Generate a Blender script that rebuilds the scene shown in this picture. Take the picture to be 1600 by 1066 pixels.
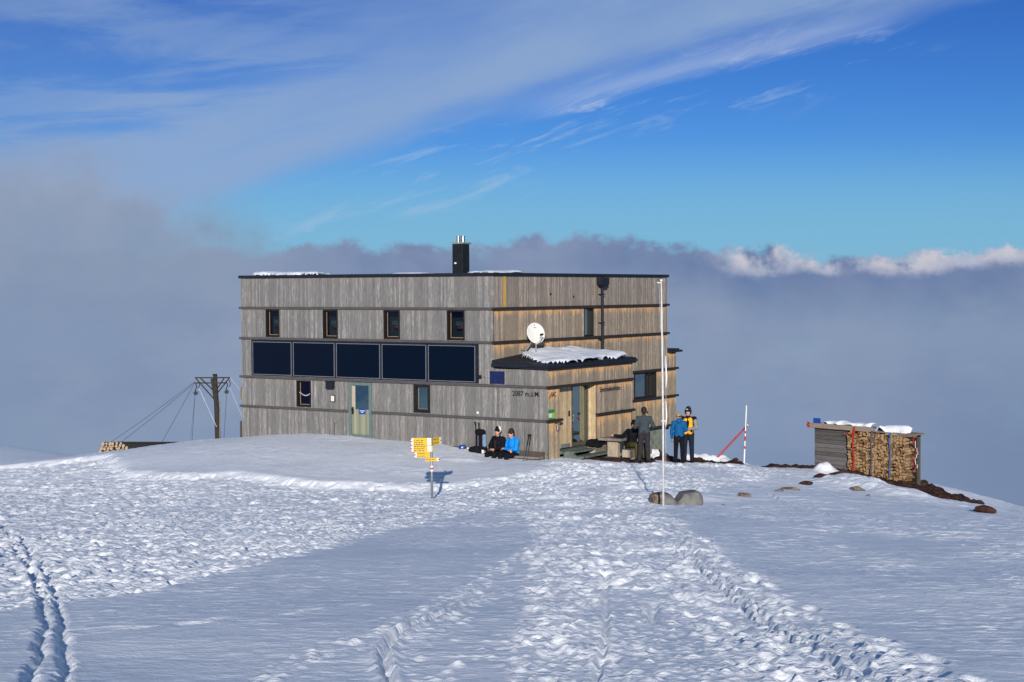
import bpy, bmesh, math, random
import numpy as np
from mathutils import Vector, Matrix
R = math.radians
rnd = random.Random(7)
sc = bpy.context.scene
col = sc.collection
for o in list(bpy.data.objects): bpy.data.objects.remove(o)

# ------------------------------------------------------------------ camera
CAMZ = 5.4; F = 2414.03; PITCH = .0333053; ROLL = -.0045607
def ray(px, py):
    x = px-800; y = 533-py
    c, s = math.cos(ROLL), math.sin(ROLL); x, y = c*x-s*y, s*x+c*y
    c, s = math.cos(PITCH), math.sin(PITCH)
    return Vector((x, c*F+s*y, -s*F+c*y))
cam = bpy.data.cameras.new('camera'); cam_o = bpy.data.objects.new('camera', cam); col.objects.link(cam_o)
r0 = ray(800, 533); rx = (ray(801, 533)-r0).normalized(); ru = (ray(800, 532)-r0).normalized(); rf = r0.normalized()
m = Matrix((rx, ru, -rf)).transposed().to_4x4(); m.translation = (0, 0, CAMZ); cam_o.matrix_world = m
cam.sensor_width = 36; cam.lens = 36*F/1600; cam.clip_end = 5000; cam.clip_start = .1
sc.camera = cam_o
sc.render.resolution_x = 1024; sc.render.resolution_y = 682
sc.view_settings.view_transform = 'Standard'; sc.view_settings.look = 'None'
sc.view_settings.exposure = 0; sc.view_settings.gamma = 1

# ------------------------------------------------------------------ shader helpers
def lin(r, g, b):
    f = lambda c: ((c/255)/12.92 if c/255 <= .04045 else ((c/255+.055)/1.055)**2.4)
    return (f(r), f(g), f(b), 1)
class S:
    """socket wrapper: arithmetic makes Math nodes"""
    def __init__(s, nt, k): s.nt = nt; s.k = k
    def m(s, op, *a):
        n = s.nt.nodes.new('ShaderNodeMath'); n.operation = op
        for i, v in enumerate((s,)+a):
            if isinstance(v, S): s.nt.links.new(v.k, n.inputs[i])
            else: n.inputs[i].default_value = v
        return S(s.nt, n.outputs[0])
    def __add__(s, o): return s.m('ADD', o)
    def __sub__(s, o): return s.m('SUBTRACT', o)
    def __mul__(s, o): return s.m('MULTIPLY', o)
    def __truediv__(s, o): return s.m('DIVIDE', o)
    def atan2(s, o): return s.m('ARCTAN2', o)
    def max(s, o): return s.m('MAXIMUM', o)
    def clamp(s): return s.m('MAXIMUM', 0.).m('MINIMUM', 1.)
    def inv(s): return (s*-1.)+1.
    def sm(s, a, b, t0=0., t1=1.):
        n = s.nt.nodes.new('ShaderNodeMapRange'); n.interpolation_type = 'SMOOTHSTEP'
        if a > b: a, b, t0, t1 = b, a, t1, t0
        s.nt.links.new(s.k, n.inputs[0]); n.inputs[1].default_value = a; n.inputs[2].default_value = b
        n.inputs[3].default_value = t0; n.inputs[4].default_value = t1
        return S(s.nt, n.outputs[0])
def xyz(nt, a, b, c):
    n = nt.nodes.new('ShaderNodeCombineXYZ')
    for i, v in enumerate((a, b, c)):
        if isinstance(v, S): nt.links.new(v.k, n.inputs[i])
        else: n.inputs[i].default_value = v
    return n.outputs[0]
def scaled(nt, vec, s):
    n = nt.nodes.new('ShaderNodeMapping'); nt.links.new(vec, n.inputs[0]); n.inputs['Scale'].default_value = s
    return n.outputs[0]
def noise(nt, vec, scale, detail=4, rough=.55, dist=0.):
    n = nt.nodes.new('ShaderNodeTexNoise')
    if vec is not None: nt.links.new(vec, n.inputs['Vector'])
    n.inputs['Scale'].default_value = scale; n.inputs['Detail'].default_value = detail
    n.inputs['Roughness'].default_value = rough; n.inputs['Distortion'].default_value = dist
    return S(nt, n.outputs['Fac'])
def mix(nt, fac, a, b):
    n = nt.nodes.new('ShaderNodeMix'); n.data_type = 'RGBA'
    if isinstance(fac, S): nt.links.new(fac.k, n.inputs[0])
    else: n.inputs[0].default_value = fac
    for v, i in ((a, 6), (b, 7)):
        if isinstance(v, tuple): n.inputs[i].default_value = v if len(v) == 4 else v+(1,)
        else: nt.links.new(v, n.inputs[i])
    return n.outputs[2]

# ------------------------------------------------------------------ world: sky, cirrus, bank of fog
SUN_EL = 15.0
world = bpy.data.worlds.new('World'); sc.world = world; world.use_nodes = True
nt = world.node_tree; nt.nodes.clear()
sky = nt.nodes.new('ShaderNodeTexSky'); sky.sky_type = 'NISHITA'; sky.sun_disc = False
sky.sun_elevation = R(SUN_EL); sky.sun_rotation = R(180); sky.altitude = 2087; sky.air_density = 1.1; sky.dust_density = .3; sky.ozone_density = 2.2
tc = nt.nodes.new('ShaderNodeTexCoord'); sep = nt.nodes.new('ShaderNodeSeparateXYZ')
nt.links.new(tc.outputs['Generated'], sep.inputs[0])
dx, dy, dz = (S(nt, sep.outputs[i]) for i in range(3))
U = dx.atan2(dy); E = dz.m('ARCSINE')
D = tc.outputs['Generated']
SK = .1
def cl(r, g, b):
    c = lin(r, g, b); return (c[0]/SK, c[1]/SK, c[2]/SK, 1)
def add_col(a, b, k):
    pass
# base sky, a little deeper blue
def vm(a, b, op):
    n = nt.nodes.new('ShaderNodeMix'); n.data_type = 'RGBA'; n.blend_type = op; n.inputs[0].default_value = 1
    nt.links.new(a, n.inputs[6]); n.inputs[7].default_value = b+(1,); return n.outputs[2]
g_ = nt.nodes.new('ShaderNodeGamma'); nt.links.new(vm(sky.outputs[0], (SK, SK, SK), 'MULTIPLY'), g_.inputs[0]); g_.inputs[1].default_value = 1.7
c = vm(vm(vm(g_.outputs[0], (.31/SK, .52/SK, .92/SK), 'MULTIPLY'), (.70/SK, .72/SK, .80/SK), 'DARKEN'), (.035/SK, .11/SK, .27/SK), 'LIGHTEN')
n1 = noise(nt, D, 3.2, 5, .55); n2 = noise(nt, D, 11, 6, .6); n3 = noise(nt, scaled(nt, D, (1, 1, 1.7)), 26, 6, .62)
n4 = noise(nt, D, 60, 4, .6)
# coordinates along / across the cirrus band
along = U*.959+E*.283; across = E*.959-U*.283
fib = noise(nt, xyz(nt, along*5., across*34., dy*0.), 1., 6, .62, .6)
fib2 = noise(nt, xyz(nt, along*16., across*95., dy*0.+3.), 1., 6, .65, .8)
t = across-.1062+U*U*.25
fr = U.sm(-.9, -.6)*U.sm(.9, .6)
veil = (t+(fib-.5)*.022+(n2-.5)*.012).sm(-.004, .026)
thick = ((n1-.5)*1.2+(fib-.5)*.8+.92-t.sm(.05, .11)*.38+t.sm(.06, .0)*.18-(E.sm(.135, .18))*.12).clamp()
c = mix(nt, E.sm(.10, .03)*.75, c, cl(122, 180, 217))
fh = noise(nt, xyz(nt, U*4.5+E*3., E*26.-U*2., 1.7), 1., 6, .6, .5)
gaps = (fh.sm(.38, .56)*.75+.25)*t.sm(.045, .085)+t.sm(.085, .045)
c = mix(nt, veil*thick*gaps*.9*fr, c, cl(141, 168, 207))
wisp = (t+(n2-.5)*.02).sm(-.05, -.012)*t.sm(.012, -.004)*(fib2.sm(.52, .72))*U.sm(-.2, -.02)*U.sm(.3, .15)
c = mix(nt, wisp*.55, c, cl(165, 190, 222))
edge = (t+(fib2-.5)*.02).sm(-.012, .0)*(t+(fib2-.5)*.02).sm(.012, .0)*U.sm(-.02, .06)*U.sm(.28, .18)
c = mix(nt, edge*.45, c, cl(175, 192, 222))
low = (E+U*-.22+(n2-.5)*.03).sm(.058, .066)*(E+U*-.22+(n2-.5)*.03).sm(.082, .072)*fib2.sm(.45, .68)*U.sm(-.2, -.12)*U.sm(.06, -.02)
c = mix(nt, low*.4, c, cl(160, 190, 220))
# mist drifting in at the left
w = U+(n2-.5)*.13+(n3-.5)*.05
mist = (E+(n1-.5)*.05+(n2-.5)*.055+w.sm(-.30, -.12)*.085).sm(.118, .062)*w.sm(-.10, -.19)
mcol = mix(nt, ((n2-.5)*1.6+n1*.5+E*3.+.18).clamp(), cl(122, 143, 173), cl(156, 167, 190))
c = mix(nt, (mist*.93).clamp(), c, mcol)
# the fog bank below eye level and just above it
top = (n1-.5)*.025+(n2-.5)*.036+(n3-.5)*.028+(n4-.5)*.012+.029+(U-.055).m('ABSOLUTE').sm(.06, .0)*.006
top = top-U.sm(.06, .2)*.004
d = E-top
bank = d.sm(.002, -.0060)*(n3.sm(.2, .5)*.15+.85)
bcol = mix(nt, (d.sm(-.010, -.055)+U.sm(-.08, -.2)).clamp(), cl(105, 126, 166), cl(131, 150, 179))
bcol = mix(nt, (noise(nt, D, 5, 5, .55).sm(.38, .62))*.65, bcol, cl(147, 160, 186))
bcol = mix(nt, (noise(nt, scaled(nt, D, (1, 1, 2)), 9, 5, .55).sm(.5, .7))*.4, bcol, cl(120, 138, 172))
bcol = mix(nt, U.sm(.1, .35)*d.sm(-.05, -.13)*.7, bcol, cl(112, 130, 165))
bcol = mix(nt, n3.sm(.5, .7)*d.sm(-.03, 0.)*.35*U.sm(-.16, -.06), bcol, cl(96, 114, 158))
bcol = mix(nt, U.sm(-.12, -.22)*E.sm(-.03, .04), bcol, mcol)
c = mix(nt, bank, c, bcol)
# sunlit puffs of cloud along its rim
rim = (d+(n3-.5)*.014).sm(-.0155, -.006)*d.sm(.002, -.003)*(U+(n2-.5)*.1).sm(.115, .14)*(noise(nt, D, 16, 5, .6).sm(.40, .52))
c = mix(nt, rim*.8, c, mix(nt, n4.sm(.4, .6), cl(186, 190, 208), cl(212, 209, 216)))
bg = nt.nodes.new('ShaderNodeBackground'); bg.inputs[1].default_value = SK
nt.links.new(c, bg.inputs[0]); out = nt.nodes.new('ShaderNodeOutputWorld'); nt.links.new(bg.outputs[0], out.inputs[0])

# ------------------------------------------------------------------ sun
sl = bpy.data.lights.new('sun', 'SUN'); sl.energy = 4.6; sl.angle = R(.55); sl.color = (1, .93, .82)
so = bpy.data.objects.new('sun', sl); col.objects.link(so)
sd = Vector((math.sin(R(.8)), math.cos(R(.8)), -math.tan(R(SUN_EL))))
so.rotation_euler = sd.to_track_quat('-Z', 'Y').to_euler(); so.location = (0, -20, 20)

# ------------------------------------------------------------------ materials
def newmat(name, rough=.7, spec=.3):
    mt = bpy.data.materials.new(name); mt.use_nodes = True; nt = mt.node_tree
    b = nt.nodes['Principled BSDF']; b.inputs['Roughness'].default_value = rough; b.inputs['Specular IOR Level'].default_value = spec
    return mt, nt, b
def objco(nt): return nt.nodes.new('ShaderNodeTexCoord').outputs['Object']
def bump(nt, b, h, strength=.3, dist=.01):
    n = nt.nodes.new('ShaderNodeBump'); n.inputs['Strength'].default_value = strength; n.inputs['Distance'].default_value = dist
    nt.links.new(h.k, n.inputs['Height']); nt.links.new(n.outputs[0], b.inputs['Normal'])
def plain(name, c, rough=.7, var=.15, scale=12, metal=0, spec=.3, bmp=.15):
    mt, nt, b = newmat(name, rough, spec); b.inputs['Metallic'].default_value = metal
    n = noise(nt, objco(nt), scale, 5, .6)
    lo = tuple(x*(1-var) for x in c); hi = tuple(min(1, x*(1+var)) for x in c)
    nt.links.new(mix(nt, n.sm(.3, .7), lo, hi), b.inputs['Base Color'])
    if bmp: bump(nt, b, noise(nt, objco(nt), scale*5, 3), bmp, .01)
    return mt
def wood(name, c, pale, streak, orange=0, brown=(.30, .15, .06), reach=.16):
    """weathered vertical boards; uv = (along wall, metres below the ledge)"""
    mt, nt, b = newmat(name, .85, .15)
    geo = nt.nodes.new('ShaderNodeNewGeometry'); rn = S(nt, geo.outputs['Random Per Island'])
    oc = objco(nt); uv = nt.nodes.new('ShaderNodeTexCoord').outputs['UV']
    suv = nt.nodes.new('ShaderNodeSeparateXYZ'); nt.links.new(uv, suv.inputs[0]); below = S(nt, suv.outputs[1]); al = S(nt, suv.outputs[0])
    off = xyz(nt, al*1.+rn*40., rn*13., below)
    grain = noise(nt, scaled(nt, off, (75, 1, 5)), 1, 5, .6)
    grain2 = noise(nt, scaled(nt, off, (20, 1, 2.2)), 1, 4, .6)
    dark = tuple(x*.52 for x in c)
    k = ((rn-.5)*.55+(grain-.5)*2.0+(grain2-.5)*1.2+.48).clamp()
    cc = mix(nt, k, dark, c)
    cc = mix(nt, (k-.66).max(0.)*2.6, cc, pale)
    big = noise(nt, xyz(nt, al*1., 0., below), 1.3, 4, .6)
    cc = mix(nt, big.sm(.35, .7)*.35, cc, tuple(x*.62 for x in c))
    cc = mix(nt, (rn.sm(.9, .96))*.3, cc, streak)
    gap = (noise(nt, scaled(nt, off, (9, 1, .12)), 1, 2).sm(.35, .30))
    cc = mix(nt, gap*.45, cc, tuple(x*.35 for x in c))
    # knots
    v = nt.nodes.new('ShaderNodeTexVoronoi'); nt.links.new(scaled(nt, off, (13, 1, 4.6)), v.inputs[0]); v.inputs['Scale'].default_value = 1
    kn = S(nt, v.outputs['Distance']).sm(.16, .07)*noise(nt, off, 3.1, 1).sm(.43, .5)
    cc = mix(nt, kn*.85, cc, (.055, .042, .036))
    if orange:
        lim = (grain2-.5)*reach*1.2+(rn-.5)*reach*1.1+reach
        o1 = (lim-below).sm(-reach*.8, reach*.8)
        o1 = o1*(noise(nt, xyz(nt, al*1., 0., below+7.), 1.7, 3, .6).sm(.35, .6)*.7+.3)
        cc = mix(nt, o1*orange, cc, mix(nt, grain.sm(.3, .7), brown, tuple(min(1, x*2.05) for x in brown)))
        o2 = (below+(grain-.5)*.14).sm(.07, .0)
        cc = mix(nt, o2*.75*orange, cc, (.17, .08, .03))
    nt.links.new(cc, b.inputs['Base Color'])
    bump(nt, b, grain, .5, .006)
    return mt
def timber(name, c, var=.35, axis=(3, 3, 30)):
    mt, nt, b = newmat(name, .85, .15)
    geo = nt.nodes.new('ShaderNodeNewGeometry'); rn = S(nt, geo.outputs['Random Per Island'])
    n = noise(nt, scaled(nt, objco(nt), axis), 1, 5, .65)
    k = ((n-.5)*1.8+(rn-.5)*.7+.5).clamp()
    nt.links.new(mix(nt, k, tuple(x*(1-var) for x in c), tuple(min(1, x*(1+var)) for x in c)), b.inputs['Base Color'])
    bump(nt, b, n, .4, .01)
    return mt
def glass(name, tint, rough=.04, ior=1.5, dark=(.004, .006, .012), fac=None, spec=.5, trans=0.):
    mt, nt, b = newmat(name, rough, spec); b.inputs['Base Color'].default_value = dark+(1,)
    b.inputs['IOR'].default_value = ior
    g = nt.nodes.new('ShaderNodeBsdfGlossy'); g.inputs['Color'].default_value = tint+(1,); g.inputs['Roughness'].default_value = rough
    w = noise(nt, objco(nt), 1.3, 2, .4)
    bp = nt.nodes.new('ShaderNodeBump'); bp.inputs['Strength'].default_value = .12; bp.inputs['Distance'].default_value = .05
    nt.links.new(w.k, bp.inputs['Height']); nt.links.new(bp.outputs[0], g.inputs['Normal'])
    mx = nt.nodes.new('ShaderNodeMixShader'); mx.inputs[0].default_value = fac or 0
    o = nt.nodes['Material Output']; base = b.outputs[0]
    if trans:
        tr = nt.nodes.new('ShaderNodeBsdfTransparent'); tr.inputs[0].default_value = (.75, .85, .85, 1)
        m2 = nt.nodes.new('ShaderNodeMixShader'); m2.inputs[0].default_value = trans
        nt.links.new(b.outputs[0], m2.inputs[1]); nt.links.new(tr.outputs[0], m2.inputs[2]); base = m2.outputs[0]
    nt.links.new(base, mx.inputs[1]); nt.links.new(g.outputs[0], mx.inputs[2]); nt.links.new(mx.outputs[0], o.inputs[0])
    return mt
def snowmat():
    mt, nt, b = newmat('snow', .55, .25)
    oc = objco(nt)
    n = noise(nt, oc, 2.2, 4, .6)
    nt.links.new(mix(nt, n.sm(.35, .65), (.80, .83, .88), (.86, .88, .92)), b.inputs['Base Color'])
    h = noise(nt, oc, 38, 5, .65)*.5+noise(nt, scaled(nt, oc, (1, 1.8, 1)), 14, 5, .6).sm(.42, .6)*.45
    bump(nt, b, h, .75, .016)
    b.inputs['Sheen Weight'].default_value = .0
    return mt
M = dict(
    snow=snowmat(),
    wl=wood('weathered_grey_boards', (.250, .245, .240), (.40, .395, .39), (.24, .20, .16), .12, (.20, .15, .11)),
    wr0=wood('weathered_warm_grey_boards', (.335, .285, .245), (.54, .47, .40), (.36, .27, .17), 0),
    wr=wood('weathered_warm_boards', (.375, .305, .235), (.62, .53, .41), (.42, .29, .16), .95, (.44, .25, .11), .15),
    wr2=wood('sheltered_warm_boards', (.43, .34, .235), (.72, .60, .43), (.50, .34, .17), .85, (.45, .27, .12), .25),
    wd=wood('new_pale_boards', (.62, .46, .28), (.78, .62, .42), (.6, .42, .22), .3, (.50, .28, .11)),
    yellow_board=timber('yellow_board', (.52, .31, .08), .2, (30, 30, 2)),
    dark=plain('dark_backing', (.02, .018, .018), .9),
    ledge=timber('dark_ledge_wood', (.030, .026, .029), .35, (2, 2, 30)),
    ledge_l=timber('grey_ledge_wood', (.075, .073, .078), .4, (2, 2, 30)),
    metal=plain('dark_roof_sheet', (.012, .016, .026), .6, .2, 6, 0, .2, .05),
    chim=plain('dark_chimney_sheet', (.012, .015, .018), .5, .2, 6, .2, .4, .05),
    frame=plain('window_frame', (.012, .010, .010), .6),
    trim=plain('pale_window_trim', (.30, .20, .12), .6),
    silver=plain('silver_trim', (.26, .27, .30), .4, .1, 8, .4, .5, 0),
    steel=plain('brushed_steel', (.36, .36, .36), .3, .15, 20, .9, .5, .05),
    gpost=plain('galvanised_steel', (.30, .31, .33), .5, .2, 30, .5, .5, .05),
    navy=glass('collector_glass', (.5, .6, .8), .12, 1.4, (.0025, .006, .016), .002, .15),
    pane=glass('window_glass', (.55, .6, .75), .02, 1.5, (.003, .003, .014), .012, .3),
    teal=glass('coated_glass', (.62, .73, .66), .015, 1.5, (.02, .04, .045), .5),
    clear=glass('clear_glass', (.6, .72, .75), .015, 1.5, (.01, .02, .02), .34, .5, .96),
    door=plain('sage_door_paint', (.12, .165, .16), .5, .12, 8),
    white=plain('white_paint', (.80, .80, .78), .45, .05, 10, 0, .4, .03),
    dish=plain('ivory_enamel', (.70, .69, .64), .5, .05, 6, 0, .3, 0),
    concrete=plain('concrete', (.20, .22, .17), .9, .3, 5, 0, .2, .4),
    steps=plain('mossy_step_boards', (.115, .14, .125), .9, .35, 8, 0, .2, .4),
    blue_sign=plain('blue_enamel', (.01, .05, .30), .4, .05, 5, 0, .4, 0),
    black=plain('black_paint', (.01, .01, .011), .5, .1, 10, 0, .3, 0),
    green=plain('green_print', (.03, .22, .05), .5, .1, 20, 0, .3, 0),
    lime=plain('lime_print', (.25, .5, .04), .5, .2, 20, 0, .3, 0),
    paper=plain('paper', (.65, .62, .6), .6, .2, 40, 0, .3, 0),
    yellow=plain('signal_yellow', (.70, .43, .01), .45, .06, 12, 0, .3, 0),
    red=plain('red_paint', (.55, .02, .02), .5, .12, 12, 0, .3, .05),
    pole_red=plain('faded_red_paint', (.42, .06, .09), .6, .25, 12, 0, .3, .05),
    bark=timber('old_timber', (.085, .072, .058), .4, (4, 4, 20)),
    tblw=timber('grey_table_timber', (.21, .18, .16), .35, (3, 14, 14)),
    palew=timber('pale_block_timber', (.42, .36, .28), .3, (10, 10, 4)),
    endw=timber('cut_log_end', (.36, .27, .18), .6, (9, 9, 9)), bark2=timber('dark_tarred_timber', (.040, .035, .028), .4, (4, 4, 20)),
    fire=timber('split_firewood', (.40, .26, .14), .45, (9, 9, 9)),
    fire2=timber('split_firewood_dark', (.22, .13, .07), .5, (9, 9, 9)),
    shed=timber('grey_shed_planks', (.115, .108, .108), .45, (2.5, 2.5, 40)),
    shedroof=timber('pale_shed_roof_boards', (.21, .17, .13), .4, (3, 3, 25)),
    soil=plain('brown_turf', (.050, .026, .020), .95, .6, 9, 0, .1, 1.),
    redrock=plain('red_brown_rock', (.048, .022, .017), .9, .5, 7, 0, .2, .8),
    rock=plain('grey_rock', (.14, .13, .125), .9, .35, 5, 0, .2, .6),
    tanrock=plain('tan_rock', (.17, .135, .10), .9, .4, 9, 0, .2, .6),
    strap_r=plain('red_webbing', (.40, .03, .015), .7), strap_g=plain('grey_webbing', (.10, .10, .13), .7),
    strap_b=plain('blue_webbing', (.06, .13, .27), .7),
    skin=plain('skin', (.50, .27, .19), .5, .08, 20, 0, .3, 0),
    cloth_black=plain('black_cloth', (.007, .007, .011), .9, .3, 14, 0, .15, .4),
    cloth_blue=plain('bright_blue_cloth', (.005, .24, .72), .7, .12, 10, 0, .2, .4),
    cloth_petrol=plain('petrol_blue_cloth', (.002, .085, .24), .7, .12, 10, 0, .2, .4),
    cloth_grey=plain('slate_grey_cloth', (.045, .058, .070), .85, .12, 14, 0, .15, .4),
    cloth_dgrey=plain('charcoal_cloth', (.030, .028, .034), .9, .2, 14, 0, .15, .4),
    cloth_navy=plain('dark_navy_cloth', (.012, .016, .030), .9, .2, 14, 0, .15, .4),
    cloth_lgrey=plain('light_grey_cloth', (.23, .23, .24), .9, .12, 14, 0, .15, .4),
    cloth_yellow=plain('golden_yellow_cloth', (.85, .40, .02), .7, .1, 14, 0, .2, .4),
    cloth_olive=plain('olive_cloth', (.07, .06, .02), .9, .2, 14, 0, .15, .4),
    cloth_red=plain('red_cloth', (.50, .03, .03), .9, .2, 14, 0, .15, .3),
    cloth_white=plain('white_fleece', (.75, .72, .68), .95, .08, 30, 0, .1, .5),
    cloth_steel=plain('steel_blue_cloth', (.16, .24, .36), .8, .15, 14, 0, .2, .3),
    hair_blond=plain('blond_hair', (.38, .25, .12), .6, .3, 60, 0, .3, .6),
    hair_dark=plain('dark_brown_hair', (.018, .012, .010), .6, .3, 60, 0, .3, .6),
    rope=plain('frosted_rope', (.55, .57, .62), .8), cable=plain('dark_cable', (.05, .055, .07), .7),
    dimglass=glass('dim_window_glass', (.55, .6, .75), .02, 1.5, (.003, .003, .014), .03, .3, .8), reflection_red=plain('russet_reflection', (.50, .13, .05), .9),  # the russet colour imitates a reflection in the upper panes
    room=plain('dark_room', (.05, .045, .04), .9), roomwood=timber('room_panelling', (.30, .17, .08), .25, (8, 8, 2)),
)

# ------------------------------------------------------------------ object helpers
def link(o, parent=None):
    col.objects.link(o)
    if parent is not None: o.parent = parent
    return o
def tag(o, label, cat=None, group=None, kind=None):
    if label: o['label'] = label
    if cat: o['category'] = cat
    if group: o['group'] = group
    if kind: o['kind'] = kind
    return o
def thing(name, label, cat, loc=(0, 0, 0), rz=0, group=None):
    o = bpy.data.objects.new(name, None); o.empty_display_size = .2; link(o)
    o.location = loc; o.rotation_euler = (0, 0, rz); return tag(o, label, cat, group)
class MB:
    def __init__(s): s.v = []; s.f = []; s.uv = []; s.mi = []
    def add(s, vs, fs, uvs=None, mi=0):
        b = len(s.v); s.v += [tuple(x) for x in vs]
        for i, f in enumerate(fs):
            s.f.append(tuple(b+k for k in f)); s.mi.append(mi)
            s.uv.append([uvs[k] for k in f] if uvs else [(0, 0)]*len(f))
        return s
    def box(s, x0, x1, y0, y1, z0, z1, uv=None, mi=0, M=None):
        vs = [(x, y, z) for z in (z0, z1) for y in (y0, y1) for x in (x0, x1)]
        fs = [(0, 2, 3, 1), (4, 5, 7, 6), (0, 1, 5, 4), (2, 6, 7, 3), (0, 4, 6, 2), (1, 3, 7, 5)]
        uvs = [uv(*p) for p in vs] if uv else None
        if M is not None: vs = [M @ Vector(p) for p in vs]
        return s.add(vs, fs, uvs, mi)
    def tube(s, pts, r, n=8, mi=0, caps=True):
        pts = [Vector(p) for p in pts]; rs = r if isinstance(r, (list, tuple)) else [r]*len(pts)
        vs = []; fs = []
        for i, p in enumerate(pts):
            d = (pts[min(i+1, len(pts)-1)]-pts[max(i-1, 0)]).normalized()
            a = d.orthogonal().normalized() if i == 0 else (a-d*a.dot(d)).normalized()
            b = d.cross(a)
            for k in range(n):
                t = 2*math.pi*k/n; vs.append(p+a*math.cos(t)*rs[i]+b*math.sin(t)*rs[i])
        for i in range(len(pts)-1):
            for k in range(n): fs.append((i*n+k, i*n+(k+1) % n, (i+1)*n+(k+1) % n, (i+1)*n+k))
        if caps: fs += [tuple(range(n))[::-1], tuple((len(pts)-1)*n+k for k in range(n))]
        return s.add(vs, fs, None, mi)
    def prism(s, poly, axis0, axis1, origin, depth, mi=0):
        """poly of 2d points in plane (axis0, axis1) extruded along their cross product"""
        a0, a1, o = Vector(axis0), Vector(axis1), Vector(origin); nrm = a0.cross(a1)
        n = len(poly); vs = [o+a0*p[0]+a1*p[1] for p in poly]+[o+a0*p[0]+a1*p[1]+nrm*depth for p in poly]
        fs = [tuple(range(n))[::-1], tuple(range(n, 2*n))]+[(i, (i+1) % n, n+(i+1) % n, n+i) for i in range(n)]
        return s.add(vs, fs, None, mi)
    def build(s, name, mats, parent=None, smooth=False, bevel=0):
        me = bpy.data.meshes.new(name); me.from_pydata(s.v, [], s.f)
        for mt in (mats if isinstance(mats, (list, tuple)) else [mats]): me.materials.append(mt)
        uvl = me.uv_layers.new(name='UVMap'); k = 0
        flat = [c for f in s.uv for p in f for c in p]; uvl.data.foreach_set('uv', flat)
        me.polygons.foreach_set('material_index', s.mi)
        me.validate()
        bm = bmesh.new(); bm.from_mesh(me); bmesh.ops.recalc_face_normals(bm, faces=bm.faces)
        bm.to_mesh(me); bm.free()
        if smooth: me.polygons.foreach_set('use_smooth', [True]*len(me.polygons))
        o = bpy.data.objects.new(name, me); link(o, parent)
        if bevel:
            md = o.modifiers.new('Bevel', 'BEVEL'); md.width = bevel; md.segments = 2; md.limit_method = 'ANGLE'
        return o

# ------------------------------------------------------------------ terrain
GP = np.array([(-30.0, 0.0, 3.6), (0.0, 0.0, 3.75), (30.0, 0.0, 3.4), (0.0, -30.0, 5.5), (-40.0, -30.0, 5.0), (40.0, -30.0, 5.0), (-60.0, 20.0, 6.5), (60.0, 20.0, -1.5), (-4.0, 10.0, 2.83), (0.0, 10.0, 2.84), (4.0, 10.0, 2.82), (-7.0, 20.0, 1.86), (0.0, 20.0, 1.9), (7.0, 20.0, 1.8), (-12.0, 30.0, 0.85), (0.0, 30.0, 0.93), (12.0, 30.0, 0.62), (20.0, 30.0, 0.2), (-14.0, 40.0, 0.0), (-7.0, 40.0, 0.05), (0.0, 40.0, 0.06), (3.8, 38.0, 0.12), (7.0, 40.0, -0.02), (14.0, 40.0, -0.55), (22.0, 42.0, -1.6), (-21.45, 60.0, -0.42), (-19.96, 60.0, -0.67), (-18.53, 59.0, -0.8), (-16.95, 57.0, -0.78), (-13.98, 52.5, -0.13), (-13.03, 54.0, -0.11), (-11.5, 55.3, 0.01), (-9.47, 54.2, 0.24), (-8.19, 53.2, 0.37), (-6.04, 51.8, 0.44), (-4.66, 50.8, 0.43), (-3.34, 50.0, 0.39), (-2.48, 49.5, 0.33), (-1.23, 48.7, 0.22), (-0.02, 48.0, 0.13), (0.97, 47.3, 0.1), (2.34, 47.3, 0.04), (3.77, 48.5, -0.09), (4.12, 48.3, -0.12), (5.33, 49.5, -0.27), (6.15, 53.0, -0.66), (7.47, 53.0, -0.69), (8.84, 52.0, -0.66), (10.04, 51.5, -0.65), (11.0, 51.0, -0.68), (12.04, 50.0, -0.88), (13.28, 50.0, -0.94), (14.1, 48.5, -1.16), (14.99, 47.5, -1.31), (15.62, 47.0, -1.38), (-8.53, 45.0, 0.05), (-5.51, 44.0, -0.05), (-3.68, 44.0, -0.11), (-11.74, 47.0, -0.12), (-24.0, 48.0, -0.9), (-22.0, 70.0, -3.0), (-30.0, 75.0, -4.0), (-13.0, 63.0, -1.7), (-6.0, 63.0, -1.2), (2.0, 64.0, -1.5), (7.0, 62.0, -3.0), (4.5, 57.0, -1.0), (12.0, 61.0, -2.6), (18.0, 58.0, -3.4), (24.0, 55.0, -4.8), (0.0, 75.0, -5.0), (-25.0, 75.0, -6.0), (25.0, 75.0, -8.0), (0.0, 58.0, -0.3), (-8.0, 57.5, -0.25), (40.0, 50.0, -8.0), (-45.0, 52.0, -5.0), (0.0, 110.0, -22.0), (-60.0, 110.0, -24.0), (60.0, 110.0, -28.0), (80.0, 60.0, -22.0), (-80.0, 60.0, -14.0), (-31.0, 36.0, 1.3), (-44.0, 30.0, 4.0), (-36.0, 22.0, 3.2)])
def phi(r2): return .5*r2*np.log(r2+1e-12)
def tps():
    n = len(GP); x = GP[:, :2]/50
    A = phi(((x[:, None]-x[None])**2).sum(-1))+np.eye(n)*1e-5
    P = np.c_[np.ones(n), x]
    return np.linalg.solve(np.block([[A, P], [P.T, np.zeros((3, 3))]]), np.r_[GP[:, 2], 0, 0, 0])
TW = tps()
def gz(X, Y):
    X = np.asarray(X, float); Y = np.asarray(Y, float); Z = TW[-3]+TW[-2]*X/50+TW[-1]*Y/50
    for k in range(len(GP)):
        Z = Z+TW[k]*phi((X/50-GP[k, 0]/50)**2+(Y/50-GP[k, 1]/50)**2)
    return Z
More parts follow.
